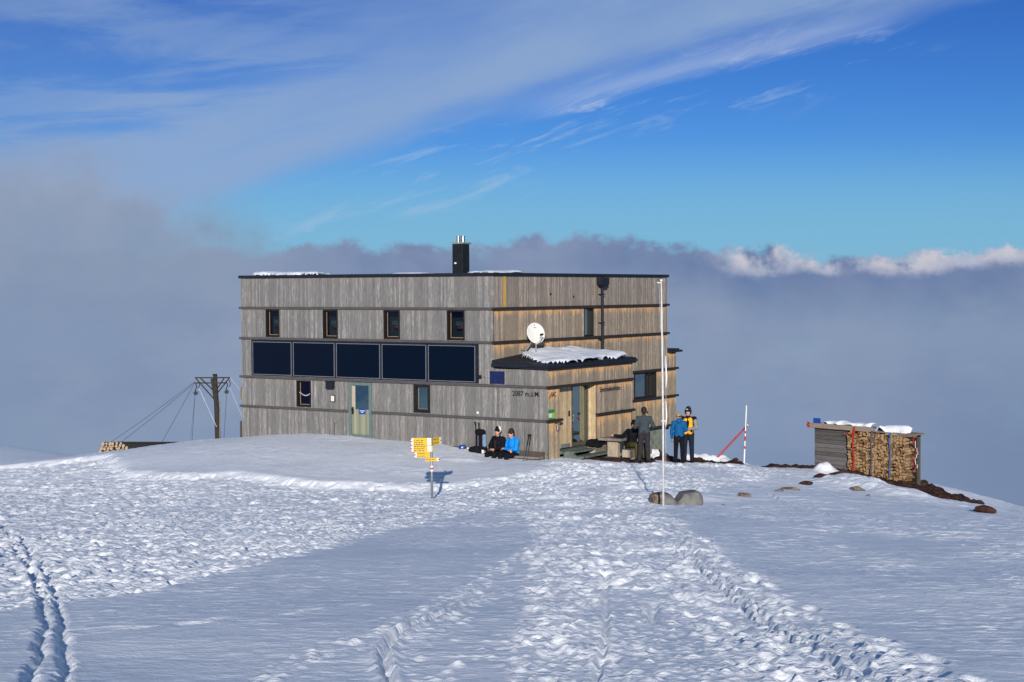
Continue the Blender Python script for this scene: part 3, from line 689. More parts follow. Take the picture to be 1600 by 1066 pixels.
# windows
def window(y0, y1, z0, z1, glassm, axis='y', const=0, trim=None, deep=.14, fw=.05):
    mb = MB(); g = MB()
    def bx(m, a, b, c_, d_, i, o):   # a..b along, c_..d_ height, i..o depth
        if axis == 'y': m.box(const+i, const+o, a, b, c_, d_)
        else: m.box(a, b, const+i, const+o, c_, d_)
    e = .002
    bx(mb, y0+e, y0+fw, z0, z1, -.015, deep); bx(mb, y1-fw, y1-e, z0, z1, -.015, deep)
    bx(mb, y0+fw, y1-fw, z1-fw*.8, z1-e, -.014, deep); bx(mb, y0+fw, y1-fw, z0, z0+fw, -.014, deep)
    f = mb.build('window', M['frame'], hut)
    bx(g, y0+fw, y1-fw, z0+fw, z1-fw*.8, deep-.03, deep-.02); g.build('pane', glassm, f)
    if trim:
        t_ = MB(); w = .02
        bx(t_, y1-fw-w-.03, y1-fw-.03, z0+fw+.02, z1-fw, deep-.045, deep-.031); bx(t_, y0+fw+.02, y1-fw-w-.03, z0+fw+.02, z0+fw+w+.02, deep-.045, deep-.031)
        t_.build('sash_trim', M[trim], f)
    return f
for i, wdw in enumerate(WT):
    f = window(*wdw, M['dimglass'], trim='trim'); y0, y1, z0, z1 = wdw; w = y1-y0
    mb = MB(); mb.box(.62, .66, y0-.3, y1+.3, z0-.05, z1+.05); mb.box(.15, .62, y0-.3, y0-.27, z0-.05, z1+.05); mb.box(.15, .62, y1+.27, y1+.3, z0-.05, z1+.05); mb.box(.15, .62, y0-.27, y1+.27, z0-.06, z0-.03); mb.box(.15, .62, y0-.27, y1+.27, z1+.02, z1+.05)
    mb.build('window_room', M['room'], f)
    MB().tube([(.45, y0-.2, z0+.42), (.45, y0+w*.45, z0+.45), (.45, y0+w*.9, z0+.38)], [.13, .12, .05], 12).build('red_reflection_shape', M['reflection_red'], f, smooth=True)  # russet shape behind the glass, standing in for a reddish reflection
    MB().box(.3, .34, y0+w*.45, y0+w*.8, z0+.46, z0+.60).build('green_reflection_shape', M['door'], f)  # small sage shape, standing in for a greenish reflection in the pane
window(*WG[0], M['pane'], trim='trim'); window(*WG[1], M['teal'], trim='silver', fw=.09)
window(*RW, M['teal'], 'x', 0, fw=.04); fbw = window(*BW, M['clear'], 'x', 0, fw=.07)
MB().box(10.35, 10.45, .03, .13, 1.38, 2.24).build('mullion', M['frame'], fbw)
mb = MB(); mb.box(9.1, 10.98, 1.2, 1.24, 1.25, 2.34); mb.box(9.1, 9.14, .15, 1.2, 1.25, 2.34); mb.box(9.14, 10.9, .15, 1.2, 1.25, 1.29); mb.box(9.14, 10.9, .15, 1.2, 2.31, 2.34)
mb.build('window_room', M['room'], fbw); MB().box(10.94, 10.98, .15, 1.2, 1.25, 2.34).build('window_room', M['roomwood'], fbw)
# garland in the ground floor window
mb = MB()
for k in range(9):
    t_ = k/8; y = 8.18-t_*.50; z = 1.86-.10*math.sin(math.pi*t_); mb.box(.085, .095, y-.018, y+.018, z-.02, z+.014)
mb.build('garland', M['paper'], hut)
# solar collectors
mb = MB(); y0, y1, z0, z1 = SOL
mb.box(-.03, .02, y0, y1, z0, z1); mb.build('collector_backing', M['metal'], hut)
for a, b in [(10.26, 8.45), (8.36, 6.51), (6.42, 4.54), (4.45, 2.62), (2.53, .67)]:
    w = .018; c0, c1 = 2.44, 3.60; fr_ = MB()
    for (p, q_, r_, s_) in [(b, b+w, c0, c1), (a-w, a, c0, c1), (b+w, a-w, c0, c0+w), (b+w, a-w, c1-w, c1)]: fr_.box(-.05, -.0305, p, q_, r_, s_)
    f = fr_.build('solar_panel', M['silver'], hut)
    g = MB(); g.box(-.04, -.031, b+w, a-w, c0+w, c1-w); g.build('pane', M['navy'], f)
mb = MB(); mb.box(-.035, -.006, -.44, .11, 2.41, 2.81)
f = mb.build('photovoltaic_panel', plain('cell_blue', (.008, .013, .07), .35, .2, 8, 0, .5, 0), hut)
MB().box(-.04, -.0, -.46, .13, 2.812, 2.83).build('panel_rail', M['silver'], f); MB().box(-.04, -.0, -.38, -.05, 2.385, 2.408).build('panel_rail', M['silver'], f)
g = MB()
for k in range(1, 5): g.box(-.037, -.0355, -.44+.11*k-.002, -.44+.11*k+.002, 2.42, 2.80)
for k in range(1, 4): g.box(-.037, -.0355, -.43, .1, 2.41+.1*k-.002, 2.41+.1*k+.002)
g.build('cell_lines', plain('cell_line', (.03, .05, .12), .5), f)
MB().box(-.07, -.006, .44, .56, 2.56, 2.67).build('junction_box', M['black'], hut)
MB().tube([(-.02, .5, 2.6), (-.02, .1, 2.58)], .008, 5).build('wire', M['silver'], hut)
# side door
y0, y1, z0, z1 = DOOR; mb = MB(); w = .12
mb.box(-.05, .1, y0, y0+w, z0, z1); mb.box(-.05, .1, y1-w, y1, z0, z1); mb.box(-.049, .1, y0+w, y1-w, z1-w+.02, z1); mb.box(-.049, .1, y0+w, y1-w, z0, z0+.17)
d = mb.build('side_door', M['door'], hut, bevel=.006)
g = MB(); g.box(.0, .012, y0+w, y1-w, 1.38, z1-w+.02); g.build('pane', M['teal'], d)
lowd = MB(); nb = 8; ww = (y1-y0-2*w)/nb
for k in range(nb): lowd.box(-.004, .02, y0+w+k*ww+.002, y0+w+(k+1)*ww-.002, z0+.17, 1.38)
lowd.build('door_boards', wood('door_boards', (.28, .30, .22), (.42, .44, .34), (.36, .32, .18), 0), d)
MB().box(-.01, .013, y1-w-.15, y1-w-.005, 1.385, z1-w-.0).build('door_curtain', M['palew'], d)
MB().tube([(-.09, y1-w-.07, 1.42), (-.09, y1-w-.07, 1.33), (-.03, y1-w-.07, 1.33)], .012, 6).box(-.07, -.02, y1-w-.09, y1-w-.05, 1.22, 1.45).build('handle', M['black'], d)
MB().box(-.012, -.005, 5.20, 5.47, 1.22, 1.40).build('door_sign', M['blue_sign'], d)
mb = MB(); mb.box(-.016, -.0125, 5.23, 5.43, 1.325, 1.345); mb.box(-.016, -.0125, 5.28, 5.39, 1.275, 1.295); mb.build('sign_lettering', M['white'], d)
MB().box(-.35, -.01, y0-.1, y1+.05, .29, .34).build('doorstep', M['black'], hut)
# lantern, notice board, tile, vents, cables on the left wall
mb = MB(); mb.box(-.16, -.01, 6.53, 6.82, 2.04, 2.27); mb.box(-.18, -.01, 6.51, 6.84, 2.27, 2.30); mb.build('wall_lamp', M['metal'], hut, bevel=.008)
f = MB().box(-.035, -.006, 6.51, 6.71, 1.59, 1.825).build('notice_frame', M['black'], hut); MB().box(-.04, -.0355, 6.535, 6.685, 1.615, 1.80).build('notice_sheet', M['paper'], f)
MB().box(-.02, -.006, .56, .63, 1.43, 1.50).build('white_tile', M['white'], hut)
MB().tube([(-.02, 7.30, 1.28), (-.02, 7.30, .75)], .008, 5).build('wire', M['silver'], hut)
MB().tube([(-.03, 6.55, .9), (-.03, 6.55, .3)], .014, 6).build('wire', M['cable'], hut)
MB().box(-.03, .2, LY+.01, LY+.07, 1.52, 1.95).build('side_board', M['tblw'], hut); MB().box(-.03, .03, LY+.04, LY+.08, .1, .75).build('side_board', M['bark'], hut)
# right wall fittings
MB().box(.59, .745, -.012, -.006, B1+.045, RT-.0).build('yellow_board', M['yellow_board'], hut)
for x, z in ((3.443, 5.235), (4.933, 5.139)): MB().tube([(x, -.012, z), (x, .0, z)], .045, 12).build('vent_hole', M['black'], hut)
mb = MB(); mb.box(6.48, 6.98, -.24, -.007, 5.56, 5.80); mb.prism([(6.48, 5.56), (6.98, 5.56), (6.86, 5.46), (6.6, 5.46)], (1, 0, 0), (0, 0, 1), (0, -.03, 0), .19)
mb.tube([(6.68, -.13, 5.5), (6.68, -.13, 3.2)], .05, 12)
for z in (5.2, 4.2, 3.6): mb.box(6.60, 6.76, -.2, -.0, z, z+.03)
dp = mb.build('downpipe', M['metal'], hut)
# chimney
cx, cy = 3.5, 3.72; mb = MB(); mb.box(cx-.215, cx+.215, cy-.215, cy+.215, RT-.1, 6.98)
ch = mb.build('chimney', M['chim'], hut, bevel=.01)
MB().box(cx-.26, cx+.26, cy-.26, cy+.26, 6.985, 7.045).build('chimney_cap', M['concrete'], ch, bevel=.01)
mb = MB()
for ox, oy in ((-.07, .05), (.07, -.05)):
    mb.tube([(cx+ox, cy+oy, 7.04), (cx+ox, cy+oy, 7.25)], .062, 14); mb.tube([(cx+ox, cy+oy, 7.12), (cx+ox, cy+oy, 7.145)], .085, 14); mb.tube([(cx+ox, cy+oy, 7.255), (cx+ox, cy+oy, 7.27)], .085, 14)
mb.build('flue_pipe', M['steel'], ch, smooth=False)
lump('lamp', (cx-.22, cy+.08, 6.32), (.05, .05, .035), M['white'], 4, parent=ch, sub=2, amt=0)
# entrance: glazed door in niche, solid board door
mb = MB(); x0, x1, z0, z1 = 1.90, 2.86, .33, 2.31
for a in [(x0, x0+.05, z0, z1), (x1-.07, x1, z0, z1), (x0+.05, x1-.07, z1-.06, z1), (x0+.05, x1-.07, z0, z0+.12)]: mb.box(a[0], a[1], ND-.03, ND+.06, a[2], a[3])
d = mb.build('entrance_door', M['bark'], hut); MB().box(x0+.05, x1-.07, ND+.0, ND+.012, z0+.12, z1-.06).build('pane', M['teal'], d)
MB().box(x1, NX1, ND-.03, ND+.06, .3, 2.31).build('door_post', M['steps'], hut)
mb = MB(); ww = (1.895-1.165)/7
for k in range(7): mb.box(1.165+k*ww+.002, 1.165+(k+1)*ww-.002, ND-.02, ND+.02, .33, 2.31, uv=lambda X, Y, Z: (X, 2.31-Z))
d = mb.build('board_door', M['wd'], hut); MB().box(1.70, 1.73, ND-.07, ND-.021, 1.33, 1.5).build('handle', M['black'], d)
MB().box(1.2, 1.75, ND-.06, ND-.025, .34, .46).build('kick_plate', M['gpost'], hut)
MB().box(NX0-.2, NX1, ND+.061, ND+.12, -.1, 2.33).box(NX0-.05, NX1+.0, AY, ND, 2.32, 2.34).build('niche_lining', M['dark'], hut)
# porch steps
mb = MB(); sx0, sx1 = .95, 2.75
mb.box(NX0, NX1, AY-.02, ND+.06, .2, .3); mb.box(sx0, sx1, AY-.38, AY-.03, .23, .29); mb.box(sx0, sx1+.05, AY-.72, AY-.38, .09, .15); mb.box(sx0-.02, sx1+.1, AY-1.1, AY-.72, -.04, .02)
for x in (sx0-.06, sx1+.0): mb.prism([(-.03, -.3), (-.03, .27), (-.3, .27), (-.66, .10), (-1.1, -.06), (-1.1, -.3)], (0, 1, 0), (0, 0, 1), (x, AY, 0), .06)
mb.build('porch_steps', M['steps'], hut, bevel=.006)
MB().box(sx0, sx1, AY-.9, AY-.05, -.3, -.12).box(sx0, sx1, AY-.3, AY-.05, -.12, .12).build('step_gap_shade', M['dark'], hut)  # near-black fill that paints the shade in the gaps under the treads
# ashtray and notice by the entrance
mb = MB(); mb.tube([(.44, AY-.10, 1.0), (.44, AY-.10, 1.16)], [.05, .055], 12); f = mb.build('wall_ashtray', M['steel'], hut); MB().tube([(.44, AY-.01, 1.2), (.44, AY-.1, 1.23), (.55, AY-.14, 1.2), (.56, AY-.12, 1.12)], .012, 6).build('bracket', M['redrock'], f)
f = MB().box(.035, .41, AY-.016, AY-.006, 1.35, 1.65).build('notice_sign', M['green'], hut)
MB().box(.05, .25, AY-.019, AY-.0165, 1.40, 1.54).build('notice_sheet', M['paper'], f); MB().box(.26, .40, AY-.019, AY-.0165, 1.37, 1.55).build('notice_field', M['lime'], f)
# lettering
def text(s, x, y, z, size, rz, mat, parent, name, ext=.003, sx=1.):
    cu = bpy.data.curves.new('lettering', 'FONT'); cu.body = s; cu.size = size; cu.extrude = ext; cu.offset = .0015; o = bpy.data.objects.new('tmp', cu); col.objects.link(o)
    bpy.context.view_layer.update(); me = bpy.data.meshes.new_from_object(o.evaluated_get(bpy.context.evaluated_depsgraph_get())); bpy.data.objects.remove(o)
    me.materials.clear(); me.materials.append(mat); t_ = bpy.data.objects.new(name, me); link(t_, parent)
    t_.location = (x, y, z); t_.rotation_euler = (R(90), 0, rz); t_.scale = (sx, 1, 1); return t_
text('2087 m.ü.M.', -.016, -.73, 2.055, .225, R(-90), M['black'], hut, 'lettering', sx=.93)
text('SAC', .20, AY-.016, 2.05, .20, 0, M['black'], hut, 'lettering', sx=.8)
mb = MB(); mb.prism([(.06, 2.02), (.10, 1.99), (.19, 2.09), (.19, 2.15), (.15, 2.11)], (1, 0, 0), (0, 0, 1), (0, AY-.007, 0), .01); mb.build('emblem', M['pole_red'], hut)
text('Spitzmeilenhütte', 3.19, AY-.016, 2.03, .215, 0, M['black'], hut, 'lettering', sx=.94)

# snow lying on the roofs
def snowcap(name, label, pts, z, h, seed, wallz=None):
    """pts: polygon in hut plan; a smooth drift of height h lying on z(x,y)"""
    xs = [p[0] for p in pts]; ys = [p[1] for p in pts]; st = .06
    X, Y = np.meshgrid(np.arange(min(xs)-.1, max(xs)+.1, st), np.arange(min(ys)-.1, max(ys)+.1, st))
    wx = X+(vnoise(X, Y, .5, seed)-.5)*.3; wy = Y+(vnoise(X, Y, .4, seed+1)-.5)*.3
    ins = inpoly(wx, wy, pts).astype(float); k = ins.copy()
    for _ in range(9): k = (k+np.roll(k, 1, 0)+np.roll(k, -1, 0)+np.roll(k, 1, 1)+np.roll(k, -1, 1))/5
    k = np.clip((k-.25)/.6, 0, 1); s = np.sqrt(1-(1-k)**2)
    zb = z(X, Y); Z = zb-.02+s*h*(.75+.5*vnoise(X, Y, .9, seed+2))+s*(vnoise(X, Y, .25, seed+3)-.5)*h*.25
    keep = k > 0; ids = -np.ones(X.shape, int); ids[keep] = np.arange(keep.sum())
    vs = [HL(*v) for v in np.stack([X, Y, Z], -1)[keep]]
    fs = [(ids[j, i], ids[j, i+1], ids[j+1, i+1], ids[j+1, i]) for j in range(X.shape[0]-1) for i in range(X.shape[1]-1) if keep[j, i] and keep[j, i+1] and keep[j+1, i] and keep[j+1, i+1]]
    me = bpy.data.meshes.new(name); me.from_pydata(vs, [], fs); me.materials.append(M['snow']); me.polygons.foreach_set('use_smooth', [True]*len(fs))
    return tag(link(bpy.data.objects.new(name, me)), label, 'snow')
rz_ = lambda X, Y: X*0+RT+.05
snowcap('snow_drift', 'long white snow drift at the left corner of hut roof', [(.25, 7.6), (.25, 10.6), (1.6, 10.6), (1.9, 8.2)], rz_, .19, 61)
snowcap('snow_drift', 'thin snow patch on hut roof left of the chimney', [(1.0, 3.7), (1.0, 4.9), (2.6, 4.9), (2.4, 3.7)], rz_, .11, 65)
snowcap('snow_drift', 'thin snow patch on hut roof right of the chimney', [(.9, .6), (2.8, .5), (3.4, 1.6), (1.4, 2.0)], rz_, .15, 69)
def pz_(X, Y):
    t = np.clip((Y-AY)/2.03, 0, 1); return 3.03+.05*X/5.5+t*(.13+.17*np.clip(X/2.1, 0, 1)-.10*np.clip((X-2.1)/3.3, 0, 1))
snowcap('snow_drift', 'thick snow slab covering the porch roof under satellite dish', [(.12, AY+.12), (1.3, AY+.0), (3, AY+.05), (5.1, AY+.12), (5.25, -.10), (1.5, -.10), (.75, -.9)], pz_, .18, 73)

# ------------------------------------------------------------------ satellite dish
dl = HL(1.75, -.5, 4.0)
dish = thing('satellite_dish', 'ivory satellite dish on bent arm above the porch roof', 'satellite dish', (dl.x, dl.y, 3.28))
c0 = Vector((0, 0, .70)); nrm = Vector((.42, -.86, .28)).normalized(); ua = nrm.cross(Vector((0, 0, 1))).normalized(); va = ua.cross(nrm)*-1
if va.z < 0: va = -va
vs = []; fs = []; nr, ns = 8, 40
for side, off in ((0, 0.), (1, -.012)):
    for i in range(nr+1):
        rr = i/nr
        for k in range(ns):
            a = 2*math.pi*k/ns; x = .325*rr*math.cos(a); y = .35*rr*math.sin(a)
            vs.append(c0+ua*x+va*y+nrm*(.07*(rr*rr-1)+off))
n0 = (nr+1)*ns
for i in range(nr):
    for k in range(ns):
        a, b, c_, d_ = i*ns+k, i*ns+(k+1) % ns, (i+1)*ns+(k+1) % ns, (i+1)*ns+k
        fs += [(a, b, c_, d_), (n0+d_, n0+c_, n0+b, n0+a)]
for k in range(ns): fs.append((nr*ns+k, nr*ns+(k+1) % ns, n0+nr*ns+(k+1) % ns, n0+nr*ns+k))
rf_ = MB().add(vs, fs).build('reflector', M['dish'], dish, smooth=True)
bt = c0-va*.34; lnb = c0+nrm*.42-va*.16
MB().tube([bt-nrm*.05, bt+nrm*.12+ua*.0, lnb-nrm*.03-va*.04], [.035, .028, .022], 8).build('feed_arm', M['dish'], dish)
MB().tube([lnb-nrm*.10+va*.01, lnb+nrm*.03+va*.0], [.045, .035], 10).build('receiver', M['black'], dish)
mb = MB(); mb.tube([c0-nrm*.1, c0-nrm*.16-va*.1, (0, 0, .32), (0, 0, 0)], .026, 8); mb.tube([c0-nrm*.15-va*.1, Vector((-.34, .12, .12)), Vector((-.36, .12, .0))], .02, 8); mb.tube([(-.28, .1, .2), (-.5, -.02, .17)], .014, 6); mb.tube([c0-nrm*.12-va*.05-ua*.1, c0-nrm*.1-va*.0-ua*.55], .014, 6)
mb.build('mount', M['gpost'], dish); MB().box(-.12, .12, -.1, .1, -.12, .01).build('base_plate', M['metal'], dish)
lp = c0+va*.22-nrm*.03; mk = MB()
for a, b, w, h in ((-.006, .03, .02, .05), (-.02, -.03, .05, .012)): 
    mk.add([lp+ua*a+va*b, lp+ua*(a+w)+va*b, lp+ua*(a+w)+va*(b+h), lp+ua*a+va*(b+h)], [(0, 1, 2, 3)])
mk2 = MB()
for a, b, w, h in ((-.008, .03, .02, .05), (-.045, -.035, .09, .012)):
    q0 = [lp+ua*a+va*b, lp+ua*(a+w)+va*b, lp+ua*(a+w)+va*(b+h), lp+ua*a+va*(b+h)]
    mk2.add([p+nrm*.012 for p in q0]+[p+nrm*.016 for p in q0], [(0, 1, 2, 3), (4, 5, 6, 7), (0, 1, 5, 4), (1, 2, 6, 5), (2, 3, 7, 6), (3, 0, 4, 7)])
mk2.build('mark', M['strap_b'], rf_)

# ------------------------------------------------------------------ bench along the wall, table and benches
wb = thing('wall_bench', 'long low timber bench built against the grey hut wall', 'bench', HL(-.25, 0, 0), YAW)
MB().box(-.17, .12, -1.95, 2.0, .15, .21).build('seat', M['tblw'], wb)
for y in (-1.6, -.6, .5, 1.6): MB().box(-.12, .12, y-.12, y+.12, -.3, .148).build('support', M['bark'], wb)
MB().box(.14, .225, -1.95, 2.2, -.2, .34).build('back_board', M['bark'], wb)
def block(mb, x0, x1, y0, y1, z0, z1): mb.box(x0, x1, y0, y1, z0, z1)
tb = thing('picnic_table', 'heavy weathered timber table in front of hut entrance wall', 'table', HL(3.1, -2.92, -.1), YAW)
mb = MB()
for k in range(3): mb.box(-.8, .85, -.42+k*.285, -.42+k*.285+.275, .64, .72)
mb.build('tabletop', M['tblw'], tb, bevel=.008)
for x in (-.62, .45): MB().box(x, x+.16, -.2, .18, -.25, .638).build('leg', M['palew'], tb, bevel=.01)
for nm, lab, lx, ly, gr in (('timber_bench', 'squared timber bench between table and wall under the black jacket', 2.95, -2.27, 0), ('timber_bench', 'squared timber bench where the woman in black sits', 2.65, -3.72, 0)):
    b = thing(nm, lab, 'bench', HL(lx, ly, -.1), YAW, 'timber benches at the picnic table')
    MB().box(-.68, .75, -.15, .15, .18, .43).build('seat', M['tblw'], b, bevel=.01)
    for x in (-.5, .4): MB().box(x, x+.3, -.13, .13, -.2, .178).build('leg', M['palew'], b, bevel=.01)
    MB().box(-.688, -.681, -.14, .14, .19, .42).build('end_face', M['palew'], b)
jk = lump('jacket', HL(2.55, -2.25, .42), (.42, .24, .14), M['cloth_black'], 8, YAW, .5); tag(jk, 'black jacket heaped on the bench beside the entrance steps', 'jacket')

# ------------------------------------------------------------------ signpost
sx, sy = -2.09, 39.78; sz = G(sx, sy)
sp = thing('signpost', 'yellow hiking signpost with arrow boards on grey steel post', 'signpost', (sx, sy, sz-.0))
MB().tube([(0, 0, -.3), (0, 0, 1.64)], .032, 14).build('post', M['gpost'], sp, smooth=True); MB().tube([(0, 0, 1.64), (0, 0, 1.66)], .036, 12).build('post_cap', M['steel'], sp)
def arrow(x0, x1, z0, z1, tip, rz, rows=2, white=None, y=-.045, seed=1):
    """arrow board; x measured from the post, tip side -1 left / +1 right / 0 none"""
    e_ = bpy.data.objects.new('arrow_board', None); h = (z1-z0)/2; zc = (z0+z1)/2; t_ = .05
    pts = [(x0, z0), (x1, z0), (x1, z1), (x0, z1)]
    if tip < 0: pts = [(x0+t_, z0), (x1, z0), (x1, z1), (x0+t_, z1), (x0, zc)]
    if tip > 0: pts = [(x0, z0), (x1-t_, z0), (x1, zc), (x1-t_, z1), (x0, z1)]
    b = MB().prism(pts, (1, 0, 0), (0, 0, 1), (0, y+.012, 0), .012).build('arrow_board', M['yellow'], sp); b.rotation_euler = (0, 0, rz)
    if tip:
        s = -1 if tip < 0 else 1; xe = x0 if tip < 0 else x1
        MB().prism([(xe, zc), (xe-s*t_, z1-.001), (xe-s*(t_+.03), z1-.001), (xe-s*(t_+.03), z0+.001), (xe-s*t_, z0+.001)][::s], (1, 0, 0), (0, 0, 1), (0, y-.0005, 0), .0025).build('white_tip', M['white'], b)
        MB().box(min(xe, xe-s*.055), max(xe, xe-s*.055), y-.006, y-.0035, zc-.018, zc+.018).build('red_mark', M['red'], b)
    if white: MB().box(white[0], white[1], y-.0035, y-.0005, z0+.004, z1-.004).build('white_field', M['white'], b)
    r = random.Random(seed); mb = MB(); xa = x0+.09 if tip < 0 else x0+.02; xb = (white[0]-.02 if white else x1-.03) if tip < 0 else x1-.09
    for k in range(min(rows, 3)):
        zz = z0+(k+.5)*(z1-z0)/rows; x = xa
        while x < xb-.08:
            l = r.uniform(.02, .07); mb.box(x, x+l, y-.003, y-.0006, zz-.008, zz+.008); x += l+r.uniform(.012, .03)
    if mb.v: mb.build('small_print', M['black'], b)
    return b
arrow(-.55, .0, 1.40, 1.59, -1, R(-4), 4, (-.105, -.01), seed=1)
arrow(-.55, .03, 1.235, 1.39, -1, R(-2), 3, (-.10, -.005), seed=2)
arrow(-.47, -.05, 1.09, 1.225, -1, R(5), 2, seed=3)
arrow(.02, .40, 1.40, 1.59, 1, R(58), 2, seed=4, y=-.03)
arrow(-.17, .22, .99, 1.075, 1, R(4), 1, seed=5)
MB().tube([(0, 0, .72), (0, 0, .875)], .0365, 14).build('white_band', M['white'], sp); MB().tube([(0, 0, .775), (0, 0, .82)], .040, 14).build('red_band', M['red'], sp)

# ------------------------------------------------------------------ flagpole and boulder
fz = G(3.52, 36.0)
fp = thing('flagpole', 'tall bare white flagpole in front of the hut', 'flagpole', (3.52, 36.0, fz))
M['pole_white'] = plain('chalky_white_paint', (.60, .60, .60), .55, .12, 10, 0, .3, .03)
MB().tube([(0, 0, -.4), (0, 0, 1.85), (-.02, 0, 3.6), (-.04, 0, 5.24)], [.027, .024, .021, .018], 16).build('pole', M['pole_white'], fp, smooth=True)
MB().tube([(-.04, 0, 5.245), (-.04, 0, 5.28)], .034, 14).build('pole_cap', M['white'], fp)
MB().tube([(-.04, 0, 5.20), (-.14, 0, 5.21)], .012, 6).build('pulley', M['white'], fp)
MB().tube([(-.10, 0, 5.2), (-.07, 0, 4.6), (-.05, 0, 4.1), (.0, -.05, 3.9), (.055, -.03, 3.0), (.07, 0, 2.3), (.055, -.05, 1.9), (.055, -.05, 1.0)], .004, 5).build('halyard', M['rope'], fp)
MB().tube([(.055, -.04, 3.5), (.075, -.03, 3.0), (.06, -.04, 2.75)], [.008, .02, .008], 7).tube([(.06, -.04, 2.45), (.075, -.04, 2.1), (.055, -.05, 1.85)], [.008, .018, .008], 7).tube([(-.05, -.05, 1.98), (.05, -.06, 1.98)], .012, 6).build('frost', M['snow'], fp)
# notched boulder: cross sections along its length
prof = [(0, .30, -.02, .2), (.015, .34, -.05, .235), (.04, .36, -.08, .25), (.20, .375, -.1, .27), (.40, .37, -.12, .28), (.43, .35, -.12, .28), (.52, .25, -.14, .27), (.60, .175, -.15, .25), (.625, .165, -.15, .25), (.65, .175, -.14, .25), (.70, .25, -.12, .255), (.76, .335, -.1, .26), (.785, .355, -.1, .26), (.95, .372, -.08, .27), (1.14, .368, -.05, .26), (1.17, .355, -.04, .25), (1.24, .28, .0, .22), (1.27, .18, .04, .17), (1.28, .15, .06, .14)]
vs = []; fs = []; n = 18; rr = random.Random(5)
for i, (x, top_, bot, w_) in enumerate(prof):
    for k in range(n):
        a = 2*math.pi*k/n; ca, sa = math.cos(a), math.sin(a); p = .32
        yy = w_*math.copysign(abs(ca)**p, ca); zz = (top_+bot)/2+(top_-bot)/2*math.copysign(abs(sa)**.5, sa)
        vs.append((x-.64+rr.uniform(-.008, .008), yy+rr.uniform(-.01, .01), zz+rr.uniform(-.012, .012)))
for i in range(len(prof)-1):
    for k in range(n): fs.append((i*n+k, i*n+(k+1) % n, (i+1)*n+(k+1) % n, (i+1)*n+k))
fs += [tuple(range(n))[::-1], tuple((len(prof)-1)*n+k for k in range(n))]
mtb, ntb, bb = newmat('grey_boulder', .9, .2); oc = objco(ntb)
sp_ = ntb.nodes.new('ShaderNodeSeparateXYZ'); ntb.links.new(oc, sp_.inputs[0]); bx_ = S(ntb, sp_.outputs[0])
cc = mix(ntb, noise(ntb, oc, 4, 6, .6).sm(.3, .7), (.085, .085, .09), (.21, .21, .20))
cc = mix(ntb, (bx_+(noise(ntb, oc, 3, 4)-.5)*.3).sm(-.36, -.5), cc, mix(ntb, noise(ntb, oc, 12, 4).sm(.4, .6), (.10, .07, .055), (.33, .24, .17)))
ntb.links.new(cc, bb.inputs['Base Color']); bump(ntb, bb, noise(ntb, oc, 14, 6, .7), .7, .03)
bo = MB().add(vs, fs).build('boulder', mtb, None, smooth=True); md = bo.modifiers.new('Subdivision', 'SUBSURF'); md.levels = md.render_levels = 2
bo.location = (4.0, 37.55, G(4.0, 37.5)-.07); bo.rotation_euler = (0, R(-2), R(12)); tag(bo, 'grey notched boulder behind the foot of the flagpole', 'boulder')

# small rocks and the slab
for (x, y, s, mat, lab, rz) in [
    (8.72, 45.87, (.27, .2, .10), 'redrock', 'flat red brown rock, nearest the flagpole of three in the snow', .2),
    (9.55, 47.5, (.27, .2, .13), 'redrock', 'red brown rock in the middle of three below woodshed', -.4),
    (10.15, 47.9, (.36, .2, .08), 'redrock', 'long thin red brown rock closest to the woodshed', .1),
    (6.0, 39.86, (.20, .13, .09), 'tanrock', 'small tan grey rock right of the notched boulder', 0),
    (7.25, 41.8, (.17, .12, .06), 'rock', 'small dark rock between tan rock and pale stones', 0),
    (7.85, 43.4, (.34, .2, .08), 'tanrock', 'low pale stone half buried in snow near dark rock', 0),
    (10.05, 44.9, (.25, .16, .10), 'tanrock', 'rounded tan rock at foot of snow bank below woodshed', 0),
    (9.9, 42.9, (.11, .08, .05), 'rock', 'tiny dark stone in smooth snow below rounded rock', 0),
    (5.0, 36.6, (.07, .05, .03), 'rock', 'tiny dark pebble right of the notched boulder', 0)]:
    o = lump('rock', (x, y, G(x, y)+s[2]*.25), s, M[mat], int(x*10), rz, .3, 3, 1); tag(o, lab, 'rock')
o = lump('rock_slab', (11.35, 36.9, G(11.35, 36.9)+.05), (.36, .28, .115), M['redrock'], 77, R(-8), .45, 3, 1); o.rotation_euler = (0, R(14), R(-8)); tag(o, 'dark reddish rock slab lying alone at far right', 'rock')

# ------------------------------------------------------------------ snow stakes
zb = G(7.88, 52.5)
st = thing('snow_stake', 'upright white marker pole with red bands', 'marker pole', (7.88, 52.5, zb))
MB().tube([(0, 0, -.2), (.09, 0, 2.03)], [.026, .02], 8).build('pole', M['white'], st)
for a, b in ((.55, .64), (.82, .98), (1.08, 1.16)): MB().tube([(.09*a/2.03, 0, a), (.09*b/2.03, 0, b)], .031, 8).build('red_band', M['pole_red'], st)
st = thing('leaning_pole', 'faded red pole leaning towards the white marker pole', 'marker pole', (7.05, 53.4, G(7.05, 53.4)))
MB().tube([(0, 0, -.1), (1.0, -.6, 1.12)], .035, 8).build('pole', M['pole_red'], st)
MB().tube([(1.0, -.6, 1.12), (1.02, -.61, 1.14)], .03, 8).build('tip', M['white'], st)

# ------------------------------------------------------------------ woodshed
o0 = Vector((10.2, 52.0, -.66)); dvec = Vector((2.76, -3.0, 0)).normalized(); ang = math.atan2(dvec.y, dvec.x)
wsd = thing('woodshed', 'small grey plank woodshed stacked with firewood at the ridge', 'woodshed', o0, ang)
